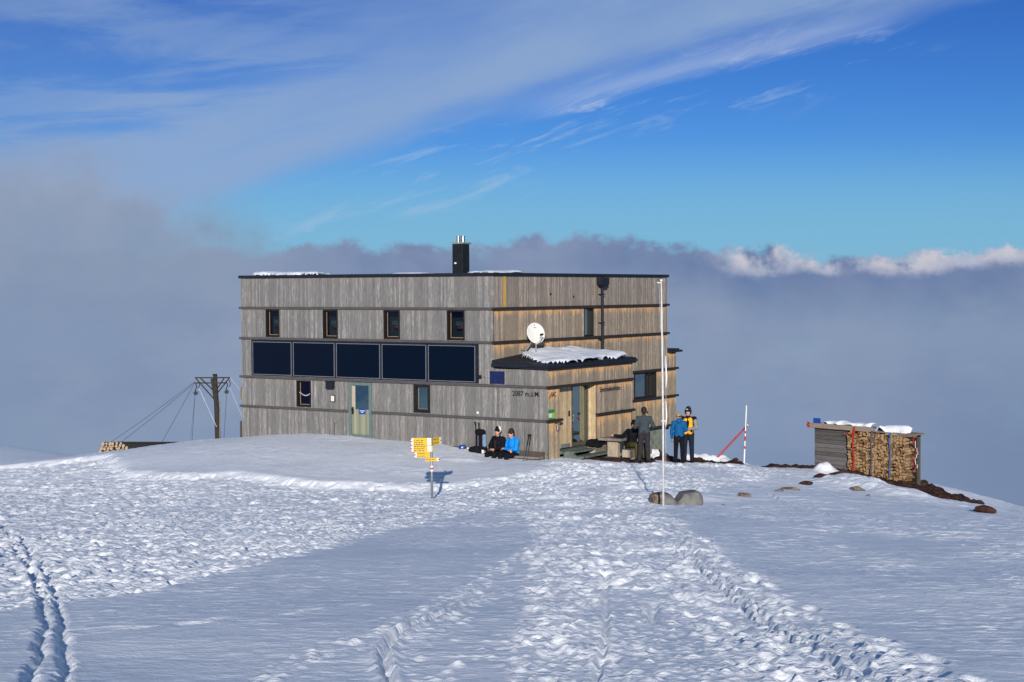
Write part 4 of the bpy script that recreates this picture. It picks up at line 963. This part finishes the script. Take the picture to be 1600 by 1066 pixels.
# local x along front (0..4.08), front plane y=0, outward -y ; z up
def sb(x): return -.02-.05*x      # floor falls gently to the right
def stp(x): return 1.47-.015*x    # roof line
mb = MB(); nb = 11
for k in range(nb):
    z0 = sb(.7)-.05+k*(1.50/nb); mb.box(.02+rnd.uniform(-.01, .01), 1.34+rnd.uniform(-.02, .02), -.02-rnd.uniform(0, .012), .02, z0+.005, z0+1.50/nb-.005)
mb.build('plank_wall', M['shed'], wsd)
mb = MB()
for k in range(nb): z0 = sb(.0)-.05+k*(1.50/nb); mb.box(-.02-rnd.uniform(0, .01), .015, .03, .4, z0+.004, z0+1.50/nb-.004)
mb.build('side_wall', M['shed'], wsd)
MB().box(.02, 3.86, .34, .38, -.2, 1.36).build('back_wall', M['shed'], wsd)
for x in (0.0, 1.33, 3.80): MB().box(x, x+.06, .26, .33, -.45, 1.38).build('post', M['bark'], wsd)
MB().box(1.3, 4.05, -.03, .06, -.30, -.17).box(1.3, 4.05, .06, .55, -.25, -.2).build('floor_beam', M['bark'], wsd)
MB().tube([(4.12, .0, -.5), (4.0, .0, -.1)], .05, 8).build('leg', M['bark'], wsd)
mb = MB()
for k in range(3): mb.box(-.12+rnd.uniform(-.03, .03), 2.45+rnd.uniform(-.05, .05), -.16+k*.17, .0+k*.17, 1.46, 1.50)
mb.box(-.14, 2.42, -.2, -.165, 1.37, 1.53)
mb.build('roof_boards', M['shedroof'], wsd)
mb = MB()
for k in range(3): mb.box(2.40+rnd.uniform(-.03, .03), 4.06+rnd.uniform(-.03, .06), -.16+k*.17, .0+k*.17, 1.37, 1.41)
mb.box(2.9, 4.05, -.2, -.165, 1.31, 1.39); mb.box(3.4, 4.10, -.23, -.2, 1.34, 1.41)
mb.build('roof_boards', M['shedroof'], wsd)
MB().box(1.42, 3.84, .27, .28, -.2, 1.34).build('backing', M['dark'], wsd)
def strap(x, z0, z1, mat, lab, w=.05, sway=.02):
    w *= .65
    mb = MB(); n = 8
    for k in range(n):
        a = z1+(z0-z1)*k/n; b = z1+(z0-z1)*(k+1)/n; dx_ = sway*math.sin(k*1.3+x)
        mb.box(x+dx_-w/2*(1+.4*math.sin(k*2.)), x+dx_+w/2*(1+.4*math.cos(k)), -.25, -.235, b-.01, a)
    tag(mb.build('strap', mat, wsd), lab)
strap(1.72, -.02, 1.5, M['strap_r'], 'bright red tie-down strap', .09); strap(2.42, .0, 1.42, M['strap_g'], 'grey tie-down strap', .07); strap(3.12, -.02, 1.4, M['strap_b'], 'blue tie-down strap', .07)
strap(4.03, .25, 1.35, M['strap_r'], 'thin red strap at the open end', .03, .06); strap(-.1, 1.38, 1.56, M['strap_r'], 'red strap knotted at the left eave', .12); strap(4.1, .35, 1.2, M['rope'], 'white strap at the open end', .03, .05)
MB().box(1.35, 1.75, -.25, -.24, 1.24, 1.27).build('strap', M['strap_r'], wsd)
bs = MB().box(-.05, .2, -.02, .02, 1.515, 1.68).build('blue_box', M['blue_sign'], None); bs.location = o0; bs.rotation_euler = (0, 0, ang+.2); tag(bs, 'small blue board standing on left end of woodshed roof', 'board')
# logs: copies of a few split shapes
protos = []
for s in range(10):
    r = random.Random(100+s); k = r.choice((3, 4, 4, 5)); pts = []
    for i in range(k):
        a = 2*math.pi*(i+r.uniform(-.25, .25))/k; q_ = r.uniform(.048, .072); pts.append((q_*math.cos(a)*1.15, q_*math.sin(a)*.92))
    mb = MB(); Ln = .42+r.uniform(-.03, .03); vs = [(p[0], 0, p[1]) for p in pts]+[(p[0]*r.uniform(.8, 1), Ln, p[1]) for p in pts]
    nn = len(pts); mb.add(vs, [tuple(range(nn)), tuple(range(nn, 2*nn))[::-1]]+[(i, (i+1) % nn, nn+(i+1) % nn, nn+i) for i in range(nn)])
    o = mb.build('split_log', M['fire'] if s < 7 else M['fire2'], None, bevel=.006); protos.append(o)
WM = Matrix.Translation(o0)@Matrix.Rotation(ang, 4, 'Z'); used = set(); cnt = 0
x = 1.49; ci = 0
while x < 4.06:
    ci += 1; z = -.10-.0*x+rnd.uniform(0, .03); ztop = 1.36 if x < 2.4 else 1.30
    while z < ztop and cnt < 296:
        i = rnd.randrange(10) if x < 2.3 or rnd.random() < .8 else rnd.randrange(7)
        pr = protos[i]
        if i in used: o = pr.copy(); col.objects.link(o)
        else: o = pr; used.add(i)
        o.matrix_world = WM@Matrix.Translation((x+rnd.uniform(-.025, .025), -.17+rnd.uniform(-.035, .03)+(.04 if x > 3.8 else 0), z))@Matrix.Rotation(rnd.uniform(0, 6.28), 4, 'Y')@Matrix.Rotation(rnd.uniform(-.08, .08), 4, 'Z')@Matrix.Scale(rnd.choice((.75, .9, 1.0, 1.15)), 4)
        tag(o, 'split firewood log stacked end out in the woodshed', 'firewood', 'split logs stacked in the woodshed'); cnt += 1
        z += rnd.uniform(.085, .112)
    x += .1165
for i, p in enumerate(protos):
    if i not in used: bpy.data.objects.remove(p)
print('logs', cnt)
def shedsnow(name, label, x0, x1, y0, y1, z, h, seed):
    X, Y = np.meshgrid(np.arange(x0, x1, .04), np.arange(y0, y1, .04)); u_ = (X-x0)/(x1-x0); v_ = (Y-y0)/(y1-y0)
    k = np.clip(np.minimum(np.minimum(u_, 1-u_)*(x1-x0)/.18, np.minimum(v_, 1-v_)*(y1-y0)/.15)+(vnoise(X, Y, .2, seed)-.5)*.8, 0, 1)
    Z = z-.015+np.sqrt(1-(1-k)**2)*h*(.5+vnoise(X, Y, .3, seed+1)*.9)
    P3 = [WM@Vector(p) for p in np.stack([X, Y, Z], -1).reshape(-1, 3)]; ny_, nx_ = X.shape
    fs = [(j*nx_+i, j*nx_+i+1, (j+1)*nx_+i+1, (j+1)*nx_+i) for j in range(ny_-1) for i in range(nx_-1) if max(k[j, i], k[j+1, i+1], k[j, i+1], k[j+1, i]) > 0]
    me = bpy.data.meshes.new(name); me.from_pydata(P3, [], fs); me.materials.append(M['snow']); me.polygons.foreach_set('use_smooth', [True]*len(fs))
    tag(link(bpy.data.objects.new(name, me)), label, 'snow')
shedsnow('snow_drift', 'snow crust on the higher left half of woodshed roof', .35, 2.3, -.15, .33, 1.515, .12, 81)
shedsnow('snow_drift', 'snow crust on the lower right half of woodshed roof', 2.43, 3.7, -.19, .33, 1.42, .17, 85)

# ------------------------------------------------------------------ pile of round poles at the left
pr = None; rows = [9, 9, 8, 7, 6]; k = 0
vis = Vector((1.75, 7.2, -.72)).normalized()
for j, n in enumerate(rows):
    for i in range(n):
        x = -14.62+i*.115+j*.03+rnd.uniform(-.015, .015); z = -.36+j*.092+rnd.uniform(-.012, .012); y = 54.6+rnd.uniform(-.12, .12)+i*.02; rad = rnd.uniform(.04, .062)
        if pr is None:
            pr = thing('round_pole', '', 'pole'); MB().tube([(0, 0, 0), (0, 3.5, 0), (0, 7.2, 0)], [.062, .057, .05], 10, caps=False).build('bark', M['bark'], pr)
            MB().tube([(0, -.004, 0), (0, .01, 0)], .0605, 10).build('cut_end', M['endw'], pr); o = pr; ch_ = list(pr.children)
        else:
            o = pr.copy(); col.objects.link(o)
            for c_ in ch_: d_ = c_.copy(); col.objects.link(d_); d_.parent = o
        o.location = (x, y, z); o.rotation_mode = 'QUATERNION'; o.rotation_quaternion = vis.to_track_quat('Y', 'Z'); s = rad/.058; o.scale = (s, 1, s)
        tag(o, 'long round pole in the log pile left of the hut', 'pole', 'long poles piled on the ridge')

# ------------------------------------------------------------------ ropeway pylon
py = thing('ropeway_pylon', 'dark timber T shaped ropeway pylon behind the snow ridge', 'pylon', (-12.73, 66, -2.6))
Z = 2.6
MB().tube([(.16, 0, -.4), (.09, 0, Z-.1), (.02, 0, Z+1.78)], [.13, .115, .085], 10).tube([(.05, -.05, Z+.6), (-.10, -.05, Z+1.65)], [.08, .07], 8).build('mast', M['bark2'], py)
MB().tube([(.01, 0, Z+1.78), (.01, 0, Z+1.84)], .10, 8).build('mast_cap', M['metal'], py)
MB().box(-.84, .66, -.04, .03, Z+1.66, Z+1.71).build('crossarm', M['bark2'], py); MB().box(-.87, .5, -.12, -.05, Z+1.44, Z+1.49).build('crossarm', M['bark2'], py)
for a, b in (((-.78, -.1, Z+1.66), (.03, -.1, Z+.72)), ((-.60, 0, Z+1.66), (.03, 0, Z+1.05)), ((.62, 0, Z+1.66), (.05, 0, Z+.95)), ((.40, 0, Z+1.66), (.1, 0, Z+1.2))): MB().tube([a, b], .03, 6).build('brace', M['bark2'], py)
for x, zt in ((-.80, 1.45), (.52, 1.5)):
    mb = MB(); mb.tube([(x, -.1, Z+zt), (x+.05, -.1, Z+zt-.15), (x-.02, -.1, Z+zt-.3), (x, -.1, Z+zt-.5)], .022, 6); mb.tube([(x, -.16, Z+zt-.42), (x, -.04, Z+zt-.42)], .085, 12)
    mb.tube([(x+.12, -.1, Z+zt+.1), (x+.17, -.1, Z+zt-.1), (x+.1, -.1, Z+zt-.2)], .018, 6); mb.build('pulley', M['black'], py)
def cablep(name, lab, a, b, mat, r=.012, sag=0., par=None):
    pts = [Vector(a).lerp(Vector(b), k/10)+Vector((0, 0, -sag*4*(k/10)*(1-k/10))) for k in range(11)]
    return MB().tube(pts, r, 5).build(name, mat, par)
for a, b, m_, r_, s_ in [((-.87, -.1, Z+1.50), (-3.9, -3, Z-.9), 'cable', .009, .05), ((-.87, -.1, Z+1.45), (-3.6, -3, Z-1.0), 'cable', .009, .05), ((-.88, -.1, Z+1.4), (-2.2, -1, Z-1.2), 'cable', .010, .02),
                         ((-.83, -.1, Z+.95), (-.93, -.5, Z-1.4), 'cable', .010, 0), ((-.83, -.1, Z+.95), (-1.02, -.5, Z-1.4), 'cable', .006, 0), ((.52, -.1, Z+.98), (.36, -.1, Z-1.3), 'cable', .010, 0),
                         ((-.68, 0, Z+1.25), (.12, -.3, Z-.4), 'rope', .011, 0), ((.66, 0, Z+1.68), (3.4, -4, Z-.6), 'rope', .009, 0), ((.6, 0, Z+1.35), (2.9, -4, Z-2.2), 'rope', .009, 0)]: cablep('cable', '', a, b, M[m_], r_, s_, py)
mp = MB().tube([(0, 0, -.6), (.03, 0, 1.57)], .022, 6).build('thin_stake', M['tblw'], None); mp.location = (-11.41, 60, -.46); tag(mp, 'thin wooden stake right of the ropeway pylon', 'stake')

# ------------------------------------------------------------------ backpack, bag, cups, ski poles
bl = HL(-.24, .35, .22)
bp = thing('backpack', 'large black hiking backpack standing on the wall bench', 'backpack', bl, YAW-R(90)); bp.scale = (1.22, 1.1, 1.12)
def blob(name, parts, mat, parent, vox=.012, smooth=4):
    """union of tapered limbs as one continuous skin: parts = (a, b, ra, rb[, flatten axis, factor])"""
    bm = bmesh.new()
    for p in parts:
        a, b, ra, rb = Vector(p[0]), Vector(p[1]), p[2], p[3]; fl = p[4] if len(p) > 4 else (1, 1, 1)
        ax = b-a; Ln = ax.length; q_ = Vector((0, 0, 1)).rotation_difference(ax.normalized()) if Ln > 1e-6 else Matrix.Identity(3).to_quaternion()
        n = 14; rings = []
        prof_ = [(-ra*math.cos(t), ra*math.sin(t)) for t in (0.15, .5, .9, 1.3)]+[(Ln*k/3, ra+(rb-ra)*k/3) for k in range(4)]+[(Ln+rb*math.sin(t), rb*math.cos(t)) for t in (.3, .7, 1.1, 1.42)]
        mid = (a+b)/2
        for h_, r_ in prof_:
            ring = []
            for k in range(n):
                t = 2*math.pi*k/n; v = q_@Vector((r_*math.cos(t), r_*math.sin(t), h_))+a
                v = mid+Vector(((v.x-mid.x)*fl[0], (v.y-mid.y)*fl[1], (v.z-mid.z)*fl[2])); ring.append(bm.verts.new(v))
            rings.append(ring)
        for r1, r2 in zip(rings[:-1], rings[1:]):
            for k in range(n): bm.faces.new((r1[k], r1[(k+1) % n], r2[(k+1) % n], r2[k]))
        bm.faces.new(rings[0][::-1]); bm.faces.new(rings[-1])
    me = bpy.data.meshes.new(name); bm.to_mesh(me); bm.free()
    tmp = bpy.data.objects.new('tmp', me); col.objects.link(tmp)
    md = tmp.modifiers.new('r', 'REMESH'); md.mode = 'VOXEL'; md.voxel_size = vox
    if smooth: ms = tmp.modifiers.new('s', 'SMOOTH'); ms.iterations = smooth; ms.factor = .5
    bpy.context.view_layer.update()
    m2 = bpy.data.meshes.new_from_object(tmp.evaluated_get(bpy.context.evaluated_depsgraph_get())); bpy.data.objects.remove(tmp)
    m2.name = name; m2.materials.clear(); m2.materials.append(mat); m2.polygons.foreach_set('use_smooth', [True]*len(m2.polygons))
    o = bpy.data.objects.new(name, m2); return link(o, parent)
blob('pack_body', [((0, 0, .12), (0, .02, .40), .17, .15, (1, .8, 1)), ((-.08, 0, .1), (.08, 0, .1), .13, .13), ((-.2, -.1, .07), (.1, -.05, .07), .10, .1)], M['cloth_black'], bp, .018)
blob('lid', [((-.07, 0, .58), (.08, 0, .58), .09, .09)], M['cloth_black'], bp, .018)
blob('side_pocket', [((.15, -.02, .22), (.13, 0, .48), .07, .06)], M['cloth_steel'], bp, .018)
MB().box(-.075, -.045, -.17, -.15, .2, .52).box(.02, .05, -.17, -.15, .2, .5).build('strap', M['strap_g'], bp)
MB().tube([(-.03, 0, .66), (0, 0, .70), (.03, 0, .66)], .008, 6).build('haul_loop', M['black'], bp)
b2 = HL(-.25, 1.05, .30)
bg_ = thing('blue_bag', 'small blue and white bag at the left end of bench', 'bag', b2, YAW-R(90))
blob('bag_body', [((-.07, 0, .05), (.07, 0, .08), .065, .07)], M['blue_sign'], bg_, .012); MB().box(.03, .08, -.075, -.06, .03, .08).build('white_patch', M['white'], bg_)
pt = thing('thermos', 'slim white thermos lying flat on the bench by blue bag', 'thermos', HL(-.22, .85, .33), YAW-R(90))
MB().tube([(-.02, 0, 0), (.24, 0, 0)], .025, 10).build('flask', M['white'], pt); MB().tube([(.24, 0, 0), (.29, 0, 0)], .02, 10).build('cap', M['silver'], pt)
for lab, x, y in (('white mug on the bench left of the standing trekking poles', -.36, .47), ('white mug between trekking poles and the backpack', -.36, .17)):
    p = HL(x, y, .215); mg = thing('mug', lab, 'mug', p, 0, 'white mugs on the bench')
    MB().tube([(0, 0, 0), (0, 0, .11)], [.036, .042], 12).build('cup', M['white'], mg); MB().tube([(.04, 0, .02), (.07, 0, .04), (.07, 0, .075), (.04, 0, .09)], .008, 6).build('ear', M['white'], mg)
def tpole(a, b, label, group, shaft):
    a = Vector(a); b = Vector(b); d = (b-a).normalized(); o = thing('trekking_pole', label, 'trekking pole', a, 0, group); L_ = (b-a).length
    MB().tube([d*0, d*(L_*.62)], [.008, .011], 8).build('shaft', shaft, o); MB().tube([d*(L_*.62), d*(L_-.14)], .014, 8).build('upper_shaft', M['black'], o)
    MB().tube([d*(L_-.14), d*L_, d*(L_+.01)], [.017, .022, .012], 8).tube([d*L_, d*L_+Vector((-.04, -.02, .0))], .018, 8).build('grip', M['black'], o)
    MB().tube([d*.06, d*.075], .045, 10).build('basket', M['black'], o)
p = HL(-.5, .32, 0)
tpole((p.x, p.y, .10), (p.x-.03, p.y+.35, 1.17), 'black trekking pole left of the pair beside backpack', 'trekking poles leaning on the hut', M['black'])
tpole((p.x+.03, p.y, .10), (p.x+.08, p.y+.35, 1.15), 'black trekking pole right of the pair beside backpack', 'trekking poles leaning on the hut', M['black'])
p = HL(-.55, -1.55, 0)
tpole((p.x-.05, p.y, .03), (p.x+.13, p.y+.4, .86), 'silver and black trekking pole, left of pair by hut corner', 'trekking poles leaning on the hut', M['steel'])
tpole((p.x+.04, p.y, .03), (p.x+.19, p.y+.4, .87), 'silver and black trekking pole, right of pair by hut corner', 'trekking poles leaning on the hut', M['steel'])

# ------------------------------------------------------------------ people
def hand(parts, wr, el, curl, side, s=1.):
    wr = Vector(wr); d = (wr-Vector(el)).normalized()
    up = Vector(curl).normalized(); up = (up-d*up.dot(d)).normalized(); lat = d.cross(up)
    pc = wr+d*.07*s; parts.append((wr, wr+d*.085*s, .026*s, .034*s))
    for k, l in zip((-1.5, -.5, .5, 1.5), (.058, .070, .075, .066)):
        base = wr+d*.095*s+lat*k*.019*s; k1 = base+(d*.8+up*.45).normalized()*l*.55*s; k2 = k1+(d*.25+up*.95).normalized()*l*.5*s
        parts.append((base, k1, .0095*s, .009*s)); parts.append((k1, k2, .009*s, .008*s))
    tb_ = wr+d*.03*s+lat*side*.03*s; t1 = tb_+(lat*side*.7+d*.7).normalized()*.05*s; parts.append((tb_, t1, .012*s, .010*s)); parts.append((t1, t1+(d*.9+up*.4).normalized()*.03*s, .010*s, .009*s))
def person(label, loc, rz, J, mats, hat=None, hair=None, gloves=None, extra=None, sc_=1., bare=True, boots=True):
    """J: joints in the figure's own frame, front = -y"""
    o = thing('person', label, 'person', loc, rz); o.scale = (sc_,)*3
    V = {k: Vector(v) for k, v in J.items() if isinstance(v, tuple)}
    hd = V['head']; nk = V['neck']; fw = Vector(J.get('face', (0, -1, 0))).normalized(); rt = fw.cross(Vector((0, 0, 1))).normalized()
    P_ = [(nk-Vector((0, 0, .03)), hd-Vector((0, 0, .07)), .055, .052), (hd+Vector((0, 0, -.03))+fw*.01, hd+Vector((0, 0, .035))-fw*.012, .078, .092, (.92, 1, 1.06)), (hd+fw*.03-Vector((0, 0, .08)), hd+fw*.045-Vector((0, 0, .085)), .042, .035),
          (hd+fw*.085+Vector((0, 0, .012)), hd+fw*.108-Vector((0, 0, .018)), .010, .017)]
    for s in (-1, 1): P_.append((hd+rt*s*.083-Vector((0, 0, .02)), hd+rt*s*.088+Vector((0, 0, .02)), .012, .014))
    P_ += [(V['pelvis'], V['chest'], .10, .12), (V['chest'], nk, .11, .06)]
    for s in 'LR':
        sd_ = 1 if s == 'L' else -1
        P_ += [(V['chest']+Vector((0, 0, .06)), V['sh'+s], .07, .05), (V['sh'+s], V['el'+s], .045, .036), (V['el'+s], V['wr'+s], .036, .024), (V['pelvis'], V['hip'+s], .09, .08), (V['hip'+s], V['kn'+s], .075, .05), (V['kn'+s], V['an'+s], .05, .035)]
        hand(P_, V['wr'+s], V['el'+s], J.get('curl'+s, (0, -1, 0)), sd_)
    blob('body', P_, mats['skin'] if 'skin' in mats else M['skin'], o, .0085, 2)
    ey = MB()
    for s in (-1, 1):
        c_ = hd+fw*.087+rt*s*.032+Vector((0, 0, .018)); e1 = MB(); e1.tube([c_-rt*.012, c_, c_+rt*.012], [.003, .008, .003], 6); e1.build('eye', M['hair_dark'], o)
    c_ = hd+fw*.082-Vector((0, 0, .05)); MB().tube([c_-rt*.022, c_+fw*.006, c_+rt*.022], [.003, .007, .003], 6).build('mouth', M['redrock'], o)
    jr = J.get('bulk', 1.)
    lo = -.02 if V['pelvis'].z > .5 else .04
    jb = [(V['pelvis']+Vector((.055, 0, lo)), V['chest'], .115*jr, .15*jr, (1.05, .95, 1)), (V['pelvis']+Vector((-.055, 0, lo)), V['chest'], .115*jr, .15*jr, (1.05, .95, 1)), (V['pelvis']+Vector((0, 0, lo-.012)), V['chest'], .118*jr, .15*jr, (1.2, .95, 1)), (V['chest'], V['chest']+Vector((0, 0, .10)), .15*jr, .11*jr, (1.15, .85, 1)), (nk-Vector((0, 0, .05)), nk+Vector((0, 0, .01)), .078, .07)]
    slv = []
    for s in 'LR':
        tgt = slv if 'sleeve' in mats else jb
        jb.append((V['chest']+Vector((0, 0, .07)), V['sh'+s], .10, .078*jr)); tgt += [(V['sh'+s], V['el'+s], .075*jr, .060*jr), (V['el'+s], V['wr'+s], .060*jr, .045)]
        tgt.append((V['wr'+s], V['wr'+s]+(V['wr'+s]-V['el'+s]).normalized()*.012, .046, .046))
    jk_ = blob('jacket', jb, mats['jacket'], o, .013, 3)
    if slv: blob('sleeves', slv, mats['sleeve'], o, .012, 3)
    tb2 = [(V['pelvis']-Vector((0, 0, .02)), V['pelvis']+Vector((0, 0, .05)), .135, .13, (1.15, .9, 1))]
    for s in 'LR': tb2 += [(V['pelvis'], V['hip'+s], .12, .108), (V['hip'+s], V['kn'+s], .105, .078), (V['kn'+s], V['an'+s]+Vector((0, 0, .0)), .078, .068)]
    blob('trousers', tb2, mats['trousers'], o, .013, 3)
    for s in 'LR':
        t = V.get('toe'+s, V['an'+s]+Vector((0, -.17, -.05))); a = V['an'+s]
        blob('boot', [(a+Vector((0, 0, .03)), a-Vector((0, 0, .03)), .058, .052), (a-Vector((0, 0, .035))+(a-t).normalized()*.04, t, .048, .042)], mats['boot'] if 'boot' in mats else M['cloth_black'], o, .010, 2)
        if gloves:
            hp = []; hand(hp, V['wr'+s], V['el'+s], J.get('curl'+s, (0, -1, 0)), 1 if s == 'L' else -1, 1.0); hp = [(a_, b_, c_+.008, d_+.008) for a_, b_, c_, d_ in hp]; blob('glove', hp, gloves, o, .009, 2)
    if hair == 'short': blob('hair', [(hd+Vector((0, 0, .03))-fw*.015, hd+Vector((0, 0, .055))-fw*.02, .097, .092), (hd-fw*.04-Vector((0, 0, .03)), hd-fw*.04+Vector((0, 0, .03)), .07, .08)], mats['hair'], o, .009, 2)
    if hair == 'long': blob('hair', [(hd+Vector((0, 0, .02))-fw*.015, hd+Vector((0, 0, .05))-fw*.02, .098, .092), (hd-fw*.03-Vector((0, 0, .12)), hd-fw*.04+Vector((0, 0, .03)), .065, .085)], mats['hair'], o, .009, 2)
    if hat:
        z = .052; blob('hat', [(hd+Vector((0, 0, z))-fw*.01, hd+Vector((0, 0, z+.045))-fw*.018, .102, .088), (hd+Vector((0, 0, .03))-fw*.04, hd+Vector((0, 0, .06))-fw*.04, .085, .085)], hat, o, .010, 2)
    if extra: extra(o, V, hd, fw, rt)
    return o
def standing(**k):
    J = dict(pelvis=(0, 0, .98), chest=(0, -.01, 1.30), neck=(0, -.005, 1.48), head=(0, -.02, 1.635), shL=(.185, 0, 1.42), shR=(-.185, 0, 1.42), elL=(.24, .03, 1.14), elR=(-.24, .03, 1.14), wrL=(.25, -.06, .90), wrR=(-.25, -.06, .90),
             hipL=(.09, 0, .93), hipR=(-.09, 0, .93), knL=(.11, -.015, .52), knR=(-.11, -.015, .52), anL=(.12, .02, .10), anR=(-.12, .02, .10), toeL=(.15, -.15, .045), toeR=(-.15, -.15, .045))
    J.update(k); return J
# grey man seen from behind
person('man in slate grey jacket standing with his back to camera', (4.12, 48.3, G(4.12, 48.3)-.01), R(172),
       standing(elL=(.27, .02, 1.15), wrL=(.17, -.22, 1.10), elR=(-.30, .0, 1.17), wrR=(-.20, -.2, 1.08), curlL=(-.5, 0, .5), curlR=(.5, 0, .5), anL=(.15, .02, .10), anR=(-.13, .02, .10), toeL=(.26, -.09, .045), face=(.1, -1, -.05)),
       dict(jacket=M['cloth_grey'], trousers=M['cloth_dgrey'], hair=M['hair_dark']), hair='short')
def gravel_band(o, V, hd, fw, rt):
    blob('headband', [(hd+Vector((0, 0, .015))-fw*.02, hd+Vector((0, 0, .02)), .104, .102, (1, 1, .55))], M['cloth_black'], o, .010, 2)
    blob('hood', [(V['neck']+Vector((0, .05, -.01)), V['neck']+Vector((0, .05, .03)), .10, .095)], M['cloth_petrol'], o, .012, 3)
person('woman in petrol blue jacket and pale gloves seen from behind', (5.36, 49.6, G(5.36, 49.6)-.01), R(170),
       standing(elR=(-.25, -.02, 1.16), wrR=(-.12, -.20, 1.12), curlR=(.5, -.5, .3), elL=(.26, .02, 1.13), wrL=(.25, .0, .88), curlL=(0, -1, 0), face=(-.45, -1, 0), bulk=1.05),
       dict(jacket=M['cloth_petrol'], trousers=M['cloth_black'], hair=M['hair_blond']), hair='long', gloves=M['cloth_lgrey'], extra=gravel_band, sc_=.925)
def yellowman(o, V, hd, fw, rt):
    blob('earflap', [(hd+rt*s_*.085-Vector((0, 0, .06)), hd+rt*s_*.088+Vector((0, 0, .03)), .024, .035) for s_ in (-1, 1)], M['cloth_navy'], o, .009, 2)
    blob('pompom', [(hd+Vector((0, 0, .15)), hd+Vector((0, 0, .17)), .03, .02)], M['cloth_navy'], o, .008, 1)
    MB().tube([hd+Vector((-.03, 0, .10))+fw*.09, hd+Vector((.03, 0, .10))+fw*.09], .012, 6).build('hat_pattern', M['cloth_white'], o)
    c_ = V['chest']; p_ = V['pelvis']
    blob('front_panel', [(c_+Vector((.07, -.065, .08)), p_+Vector((.07, -.07, .02)), .085, .09, (1, .9, 1)), (c_+Vector((-.07, -.065, .06)), p_+Vector((-.07, -.07, .02)), .085, .09, (1, .9, 1))], M['cloth_yellow'], o, .012, 2)
    blob('pocket', [(V['pelvis']+Vector((.12, -.15, .05)), V['pelvis']+Vector((.12, -.15, .12)), .04, .04)], M['cloth_black'], o, .011, 1)
person('man in black and yellow jacket with grey sleeves facing the camera', (5.78, 50.7, G(5.78, 50.7)-.01), R(-14),
       standing(shL=(.20, 0, 1.42), elL=(.27, .0, 1.12), wrL=(.06, -.2, 1.10), curlL=(-.5, 0, .5), elR=(-.25, 0, 1.14), wrR=(-.12, -.2, 1.08), curlR=(.5, 0, .5), face=(-.25, -1, -.12), bulk=1.04),
       dict(jacket=M['cloth_black'], sleeve=M['cloth_lgrey'], trousers=M['cloth_navy'], hair=M['hair_dark']), hat=M['cloth_navy'], extra=yellowman, sc_=1.03)
def sitting(**k):
    J = dict(pelvis=(0, .05, .13), chest=(0, -.02, .45), neck=(0, -.03, .62), head=(0, -.06, .77), shL=(.18, -.01, .56), shR=(-.18, -.01, .56), elL=(.25, -.08, .30), elR=(-.25, -.08, .30), wrL=(.05, -.28, .27), wrR=(-.05, -.28, .27),
             hipL=(.10, .0, .11), hipR=(-.10, .0, .11), knL=(.13, -.43, .13), knR=(-.13, -.43, .13), anL=(.14, -.46, -.24), anR=(-.14, -.46, -.24), toeL=(.16, -.62, -.28), toeR=(-.16, -.62, -.28), curlL=(-1, 0, .2), curlR=(1, 0, .2))
    J.update(k); return J
WR = YAW-R(90)
def whitehood(o, V, hd, fw, rt):
    blob('white_hat', [(hd+Vector((0, 0, .06))-fw*.035, hd+Vector((0, 0, .09))-fw*.035, .108, .10)], M['cloth_white'], o, .010, 2)
    MB().box(-.03, .03, V['chest'].y-.17, V['chest'].y-.145, .2, .52).build('jacket_trim', M['redrock'], o)
def fwd(v): return v
person('seated person in bulky black jacket and white topped hat', HL(-.26, -.38, .13), WR-.1, sitting(bulk=1.25, head=(.02, -.08, .80), neck=(0, -.03, .64), knL=(.14, -.40, .12), knR=(-.13, -.42, .12), elL=(.27, -.1, .34), elR=(-.27, -.1, .34)),
       dict(jacket=M['cloth_black'], trousers=M['cloth_black'], hair=M['hair_dark']), hat=M['cloth_black'], extra=whitehood)
person('seated person in bright blue jacket with arms folded', HL(-.26, -.93, .12), WR-.25, sitting(bulk=1.08, head=(-.01, -.09, .76), wrL=(-.12, -.24, .30), wrR=(.10, -.26, .27), elL=(.25, -.12, .30), elR=(-.25, -.14, .30), knL=(.12, -.40, .12), curlL=(0, 0, -1), curlR=(0, 0, -1)),
       dict(jacket=M['cloth_blue'], trousers=M['cloth_black'], hair=M['hair_dark']), hat=M['hair_dark'])
person('seated woman in black with olive trousers leaning on the table', HL(2.60, -3.60, .32), R(30),
       sitting(head=(.03, -.06, .74), neck=(.02, -.02, .60), chest=(.0, .0, .43), face=(.35, -1, .12), elR=(-.30, .14, .38), wrR=(-.46, .32, .40), curlR=(0, -.5, -1), elL=(.24, -.12, .28), wrL=(.1, -.28, .22)),
       dict(jacket=M['cloth_black'], trousers=M['cloth_olive'], hair=M['hair_dark']), hat=M['cloth_black'])
person('person in red sitting indoors behind the large window', HL(10.05, .55, 1.05), YAW, sitting(head=(.05, -.08, .72), face=(-.5, -1, 0)),
       dict(jacket=M['cloth_red'], trousers=M['cloth_black'], hair=M['hair_dark']), hair='short', sc_=.9)
